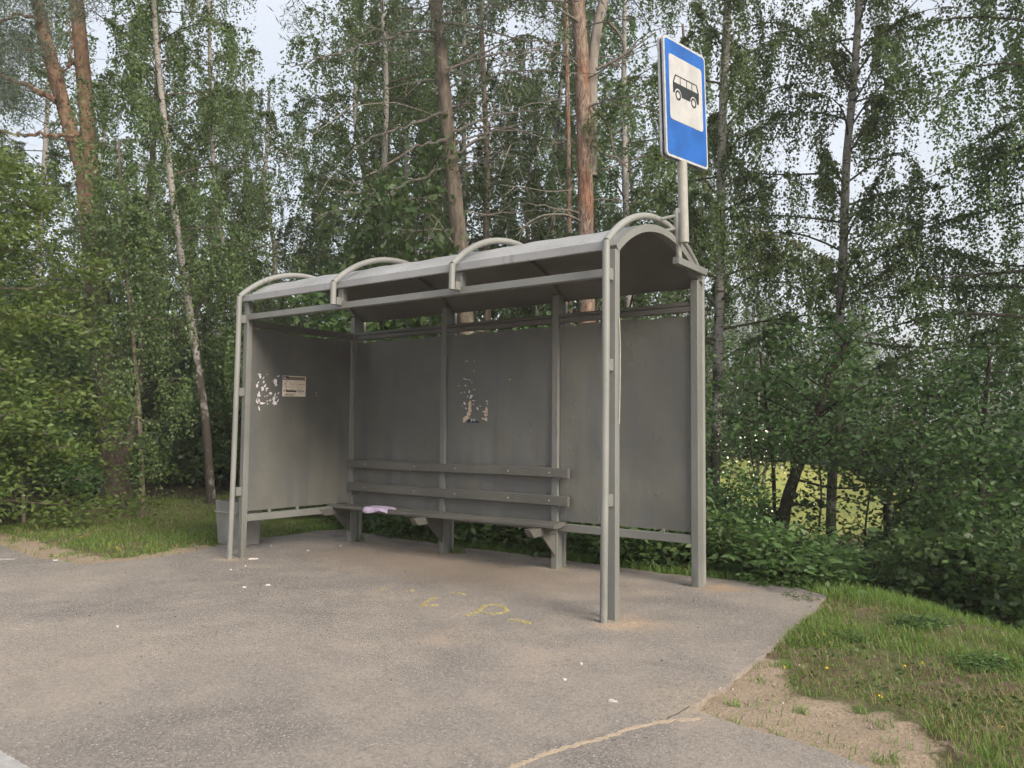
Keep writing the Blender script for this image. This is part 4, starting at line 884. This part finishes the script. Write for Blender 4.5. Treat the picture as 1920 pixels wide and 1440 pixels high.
# herbs on the strip behind the shelter
for i in range(46):
    x = -1.2+6.2*(i+rs.rand())/46; y = np.interp(x, [-1.2, 0, 4, 5.2], [2.6, 2.40, 2.32, 2.3])+abs(rs.randn())*.22; s = rs.uniform(.7, 1.25)
    place(PH_[i % 2], x, y, rs.uniform(0, 6.28), (s, s*(.7 if x > 4 else 1)), 'leafy weed on the strip '+('left of the rear left post' if x < 0 else 'seen under the left back panel' if x < 1.4 else 'seen under the middle back panel' if x < 2.8 else 'seen under the right back panel' if x < 4.2 else 'right of the rear right post'), 'weeds behind the shelter', 'weed', -.03)
for i, (xp, yp) in enumerate([(1500, 1120), (1710, 1165), (1740, 1160), (1430, 1095), (1395, 1085), (1290, 1318), (1590, 1190), (1850, 1240)]):
    if i in (5,): continue
    a = onz(xp, yp); place(PH_[i % 2], a[0], a[1], rs.uniform(0, 6.28), (.5, .16), 'low broad leaved weed in the grass right of the shelter', 'weeds in the right verge', 'weed', -.03)

# small white blossoms among the leaves right of the shelter and pink wild rose
rs = np.random.RandomState(55); Q = np.array([at(1345+abs(rs.randn())*75, 880+rs.randn()*65, 8.0+rs.rand()*.5) for _ in range(160)]); stuff(quads_obj('blossom', leaves(Q, rs.randn(160, 3), .022, .9, rs), 4, M['flower_white']), 'tiny white blossoms on the bush beside the right rear post', 'blossom')

# ------------------------------------------------------------------ grass
def blades(P, h, w_, rs, lean=.5):
    n = len(P); az = rs.uniform(0, 6.283, n); H = h*rs.uniform(.45, 1.25, n); d = np.stack([np.cos(az), np.sin(az), np.zeros(n)], -1); sd = np.stack([-np.sin(az), np.cos(az), np.zeros(n)], -1)*(w_*rs.uniform(.6, 1.3, n))[:, None]*.5
    ln = (rs.uniform(.1, 1, n)*lean*H)[:, None]; up = np.array([0, 0, 1.]); m1 = P+d*ln*.35+up*(H*.55)[:, None]; tp = P+d*ln+up*H[:, None]*.92
    V = np.empty((n, 2, 4, 3)); V[:, 0, 0] = P-sd; V[:, 0, 1] = P+sd; V[:, 0, 2] = m1+sd*.8; V[:, 0, 3] = m1-sd*.8; V[:, 1, 0] = m1-sd*.8; V[:, 1, 1] = m1+sd*.8; V[:, 1, 2] = tp+sd*.12; V[:, 1, 3] = tp-sd*.12
    return V.reshape(-1, 3)
def vnoise(x, y, s, seed):
    r = np.random.RandomState(seed); o = 0
    for k in range(7): a = r.uniform(0, 6.28); f = s*r.uniform(.5, 2.0); o = o+np.sin((x*math.cos(a)+y*math.sin(a))*f+r.uniform(0, 6.28))
    return o/7
def scatter(n, x0, x1, y0, y1, rs, dens):
    x = rs.uniform(x0, x1, n); y = rs.uniform(y0, y1, n); k = rs.rand(n) < dens(x, y); x, y = x[k], y[k]
    k = ~inside(x, y, PAD); x, y = x[k], y[k]; return np.stack([x, y, hgt(x, y)-.006], -1)
rs = np.random.RandomState(66)
def dens_r(x, y):
    s = sand_amount(x, y)+.55*vnoise(x, y, 5, 3); edge = y-np.interp(x, BX, BY); return np.clip(1.0-sstep(-.05, .62, s+.35*vnoise(x, y, 16, 31))*.98, 0, 1)*sstep(.8, .2, edge)*(.25+.75*sstep(-.25, .35, vnoise(x, y, 3, 8)+.7*vnoise(x, y, 9, 18)))
P = scatter(230000, 4.9, 9.5, -2.2, 2.6, rs, dens_r); P = P[((P[:, 0]-CAM[0])*FW[0]+(P[:, 1]-CAM[1])*FW[1]) > 1.8]
P1 = P[::4]; P0 = np.delete(P, np.arange(0, len(P), 4), 0)
hh = .034+.05*np.clip(vnoise(P0[:, 0], P0[:, 1], 2, 5)+.3, 0, 1)+.055*sstep(-.5, .3, P0[:, 1]-np.interp(P0[:, 0], BX, BY)); stuff(quads_obj('grass', blades(P0, hh, .0048, rs, .9), 4, M['grass']), 'short green grass on the verge right of the shelter', 'grass')
stuff(quads_obj('dry_grass', blades(P1, .055, .004, rs, 1.3), 4, M['grass_dry']), 'dry yellow grass stalks in the right verge', 'dry grass')
def dens_l(x, y):
    s = sand_amount(x, y)+.45*vnoise(x, y, 5, 4); return (1-sstep(.1, .7, s+.3*vnoise(x, y, 13, 34))*.97)*(.3+.7*sstep(-.25, .3, vnoise(x, y, 2.2, 9)+.5*vnoise(x, y, 7, 19)))*sstep(-6.6, -5.0, x+.3*vnoise(x, y, 3, 2))
Pc = scatter(26000, 5.0, 9.3, -2.0, 2.4, rs, lambda x, y: dens_r(x, y)*sstep(.0, .35, vnoise(x, y, 4.5, 51))); Pc[:, 2] += rs.uniform(.006, .04, len(Pc))
stuff(quads_obj('clover', leaves(Pc, rs.randn(len(Pc), 3)*np.array([1, 1, .25]), .026, .75, rs), 4, M['leaf_herb']), 'low clover and weed leaves mixed into the right verge', 'clover')
P = scatter(120000, -7.2, -.6, -1.3, 4.6, rs, dens_l); P1 = P[::6]; P0 = np.delete(P, np.arange(0, len(P), 6), 0)
stuff(quads_obj('grass', blades(P0, .055+.05*np.clip(vnoise(P0[:, 0], P0[:, 1], 2, 6), 0, 1), .007, rs, .8), 4, M['grass']), 'green grass bank between asphalt and wood at left', 'grass')
stuff(quads_obj('dry_grass', blades(P1, .065, .006, rs, 1.2), 4, M['grass_dry']), 'dry straw coloured stalks in the left bank', 'dry grass')
def dens_b(x, y): d = pdist(x, y, PAD); return sstep(.75, .2, d)*(.6+.4*vnoise(x, y, 4, 3))
P = scatter(60000, -1.4, 6.0, 1.8, 3.2, rs, dens_b); stuff(quads_obj('grass', blades(P, .10+.06*np.clip(vnoise(P[:, 0], P[:, 1], 3, 2), 0, 1), .0065, rs, .7), 4, M['grass']), 'grass fringe along the pavement edge behind the shelter', 'grass')
P = np.array([(1.49+rs.randn()*.05, 1.72+rs.randn()*.05, 0) for _ in range(90)]+[(.08+rs.randn()*.02, 1.66+rs.randn()*.03, 0) for _ in range(40)]); stuff(quads_obj('grass_tuft', blades(P, .09, .005, rs, .9), 4, M['grass']), 'small grass tufts growing at the feet of rear posts', 'grass')
Q = [onz(x, y, .05) for x, y in ((1472, 1250), (1695, 1249), (1550, 1252), (1556, 1205), (1650, 1305), (1732, 1245), (1874, 1363), (1545, 1190), (205, 1020), (220, 1026), (222, 1030), (70, 1015), (150, 1008), (385, 1024))]
Q = np.repeat(np.array(Q), 7, 0)+rs.randn(98, 3)*.004; stuff(quads_obj('yellow_flower', leaves(Q, rs.randn(98, 3)*np.array([1, 1, .3])+[0, 0, .2], .009, .7, rs), 4, M['flower_yellow']), 'tiny yellow flowers dotted in the grass', 'flower')

# gravel lying on the sandy patches: small faceted stones
rs = np.random.RandomState(88); pts = []
while len(pts) < 420:
    x, y = (rs.uniform(5.2, 8.2), rs.uniform(-1.9, .8)) if rs.rand() < .8 else (rs.uniform(-4, -.7), rs.uniform(-1.3, .3))
    if sand_amount(np.array([x]), np.array([y]))[0] > .35 and not inside(np.array([x]), np.array([y]), PAD)[0]: pts.append((x, y))
V = []; F = []
for x, y in pts:
    r_ = .002+.007*rs.rand()**3; b = len(V); z = float(hgt(x, y)); az = rs.rand()*6.28; q = [(math.cos(az+k*1.257)*r_*rs.uniform(.7, 1.2), math.sin(az+k*1.257)*r_*rs.uniform(.7, 1.2)) for k in range(5)]
    V += [(x+a, y+c, z-.003) for a, c in q]+[(x+a*.6, y+c*.6, z+r_*rs.uniform(.5, .9)) for a, c in q]; F += [tuple(b+5+k for k in range(5))]+[(b+k, b+(k+1) % 5, b+5+(k+1) % 5, b+5+k) for k in range(5)]
stuff(mesh_obj('gravel', V, F, M['stone']), 'small pale stones scattered over the sandy ground', 'gravel')

# tufts creeping over the sand, and dry leaf crumbs on the asphalt
rs = np.random.RandomState(91); T = []
while len(T) < 75:
    x, y = (rs.uniform(5.3, 8.0), rs.uniform(-1.9, .4)) if rs.rand() < .65 else (rs.uniform(-4, -.7), rs.uniform(-1.2, .4))
    if sand_amount(np.array([x]), np.array([y]))[0] > .25 and not inside(np.array([x]), np.array([y]), PAD)[0]: T.append((x, y, rs.randint(6, 34), rs.uniform(.015, .06)))
P = np.concatenate([np.stack([x+rs.randn(k)*q, y+rs.randn(k)*q*.8, np.zeros(k)], -1) for x, y, k, q in T]); P = P[~inside(P[:, 0], P[:, 1], PAD)]; P[:, 2] = hgt(P[:, 0], P[:, 1])-.004
stuff(quads_obj('grass_tuft', blades(P, .042, .005, rs, 1.2), 4, M['grass']), 'small green tufts creeping over the sandy ground', 'grass')
Q = np.stack([rs.uniform(-3, 6, 420), rs.uniform(-3.3, 1.9, 420), np.full(420, .003)], -1); Q = Q[inside(Q[:, 0], Q[:, 1], PAD)]; A = rs.randn(len(Q), 3)*np.array([1, 1, .08])
stuff(quads_obj('leaf_litter', leaves(Q, A, .016, .35, rs)+np.array([0, 0, .003]), 4, M['crumb']), 'dry brown leaf crumbs scattered over the asphalt', 'leaf litter')

# ------------------------------------------------------------------ haze volume added to lift dark tones like lens flare
hz = MB().box(-300, 300, -300, 300, -2.6, 24, .001).build('haze', M['flower_white']); hz.data.materials.clear()
g = G('veil_haze'); pv = g.n('VolumePrincipled'); pv.inputs['Color'].default_value = (.97, .97, .95, 1); pv.inputs['Density'].default_value = .0020; pv.inputs['Anisotropy'].default_value = .2
g.l(pv.outputs[0], g.out.inputs['Volume']); hz.data.materials.append(g.m); stuff(hz, 'faint pale haze added to imitate lens flare over the trees', 'haze')
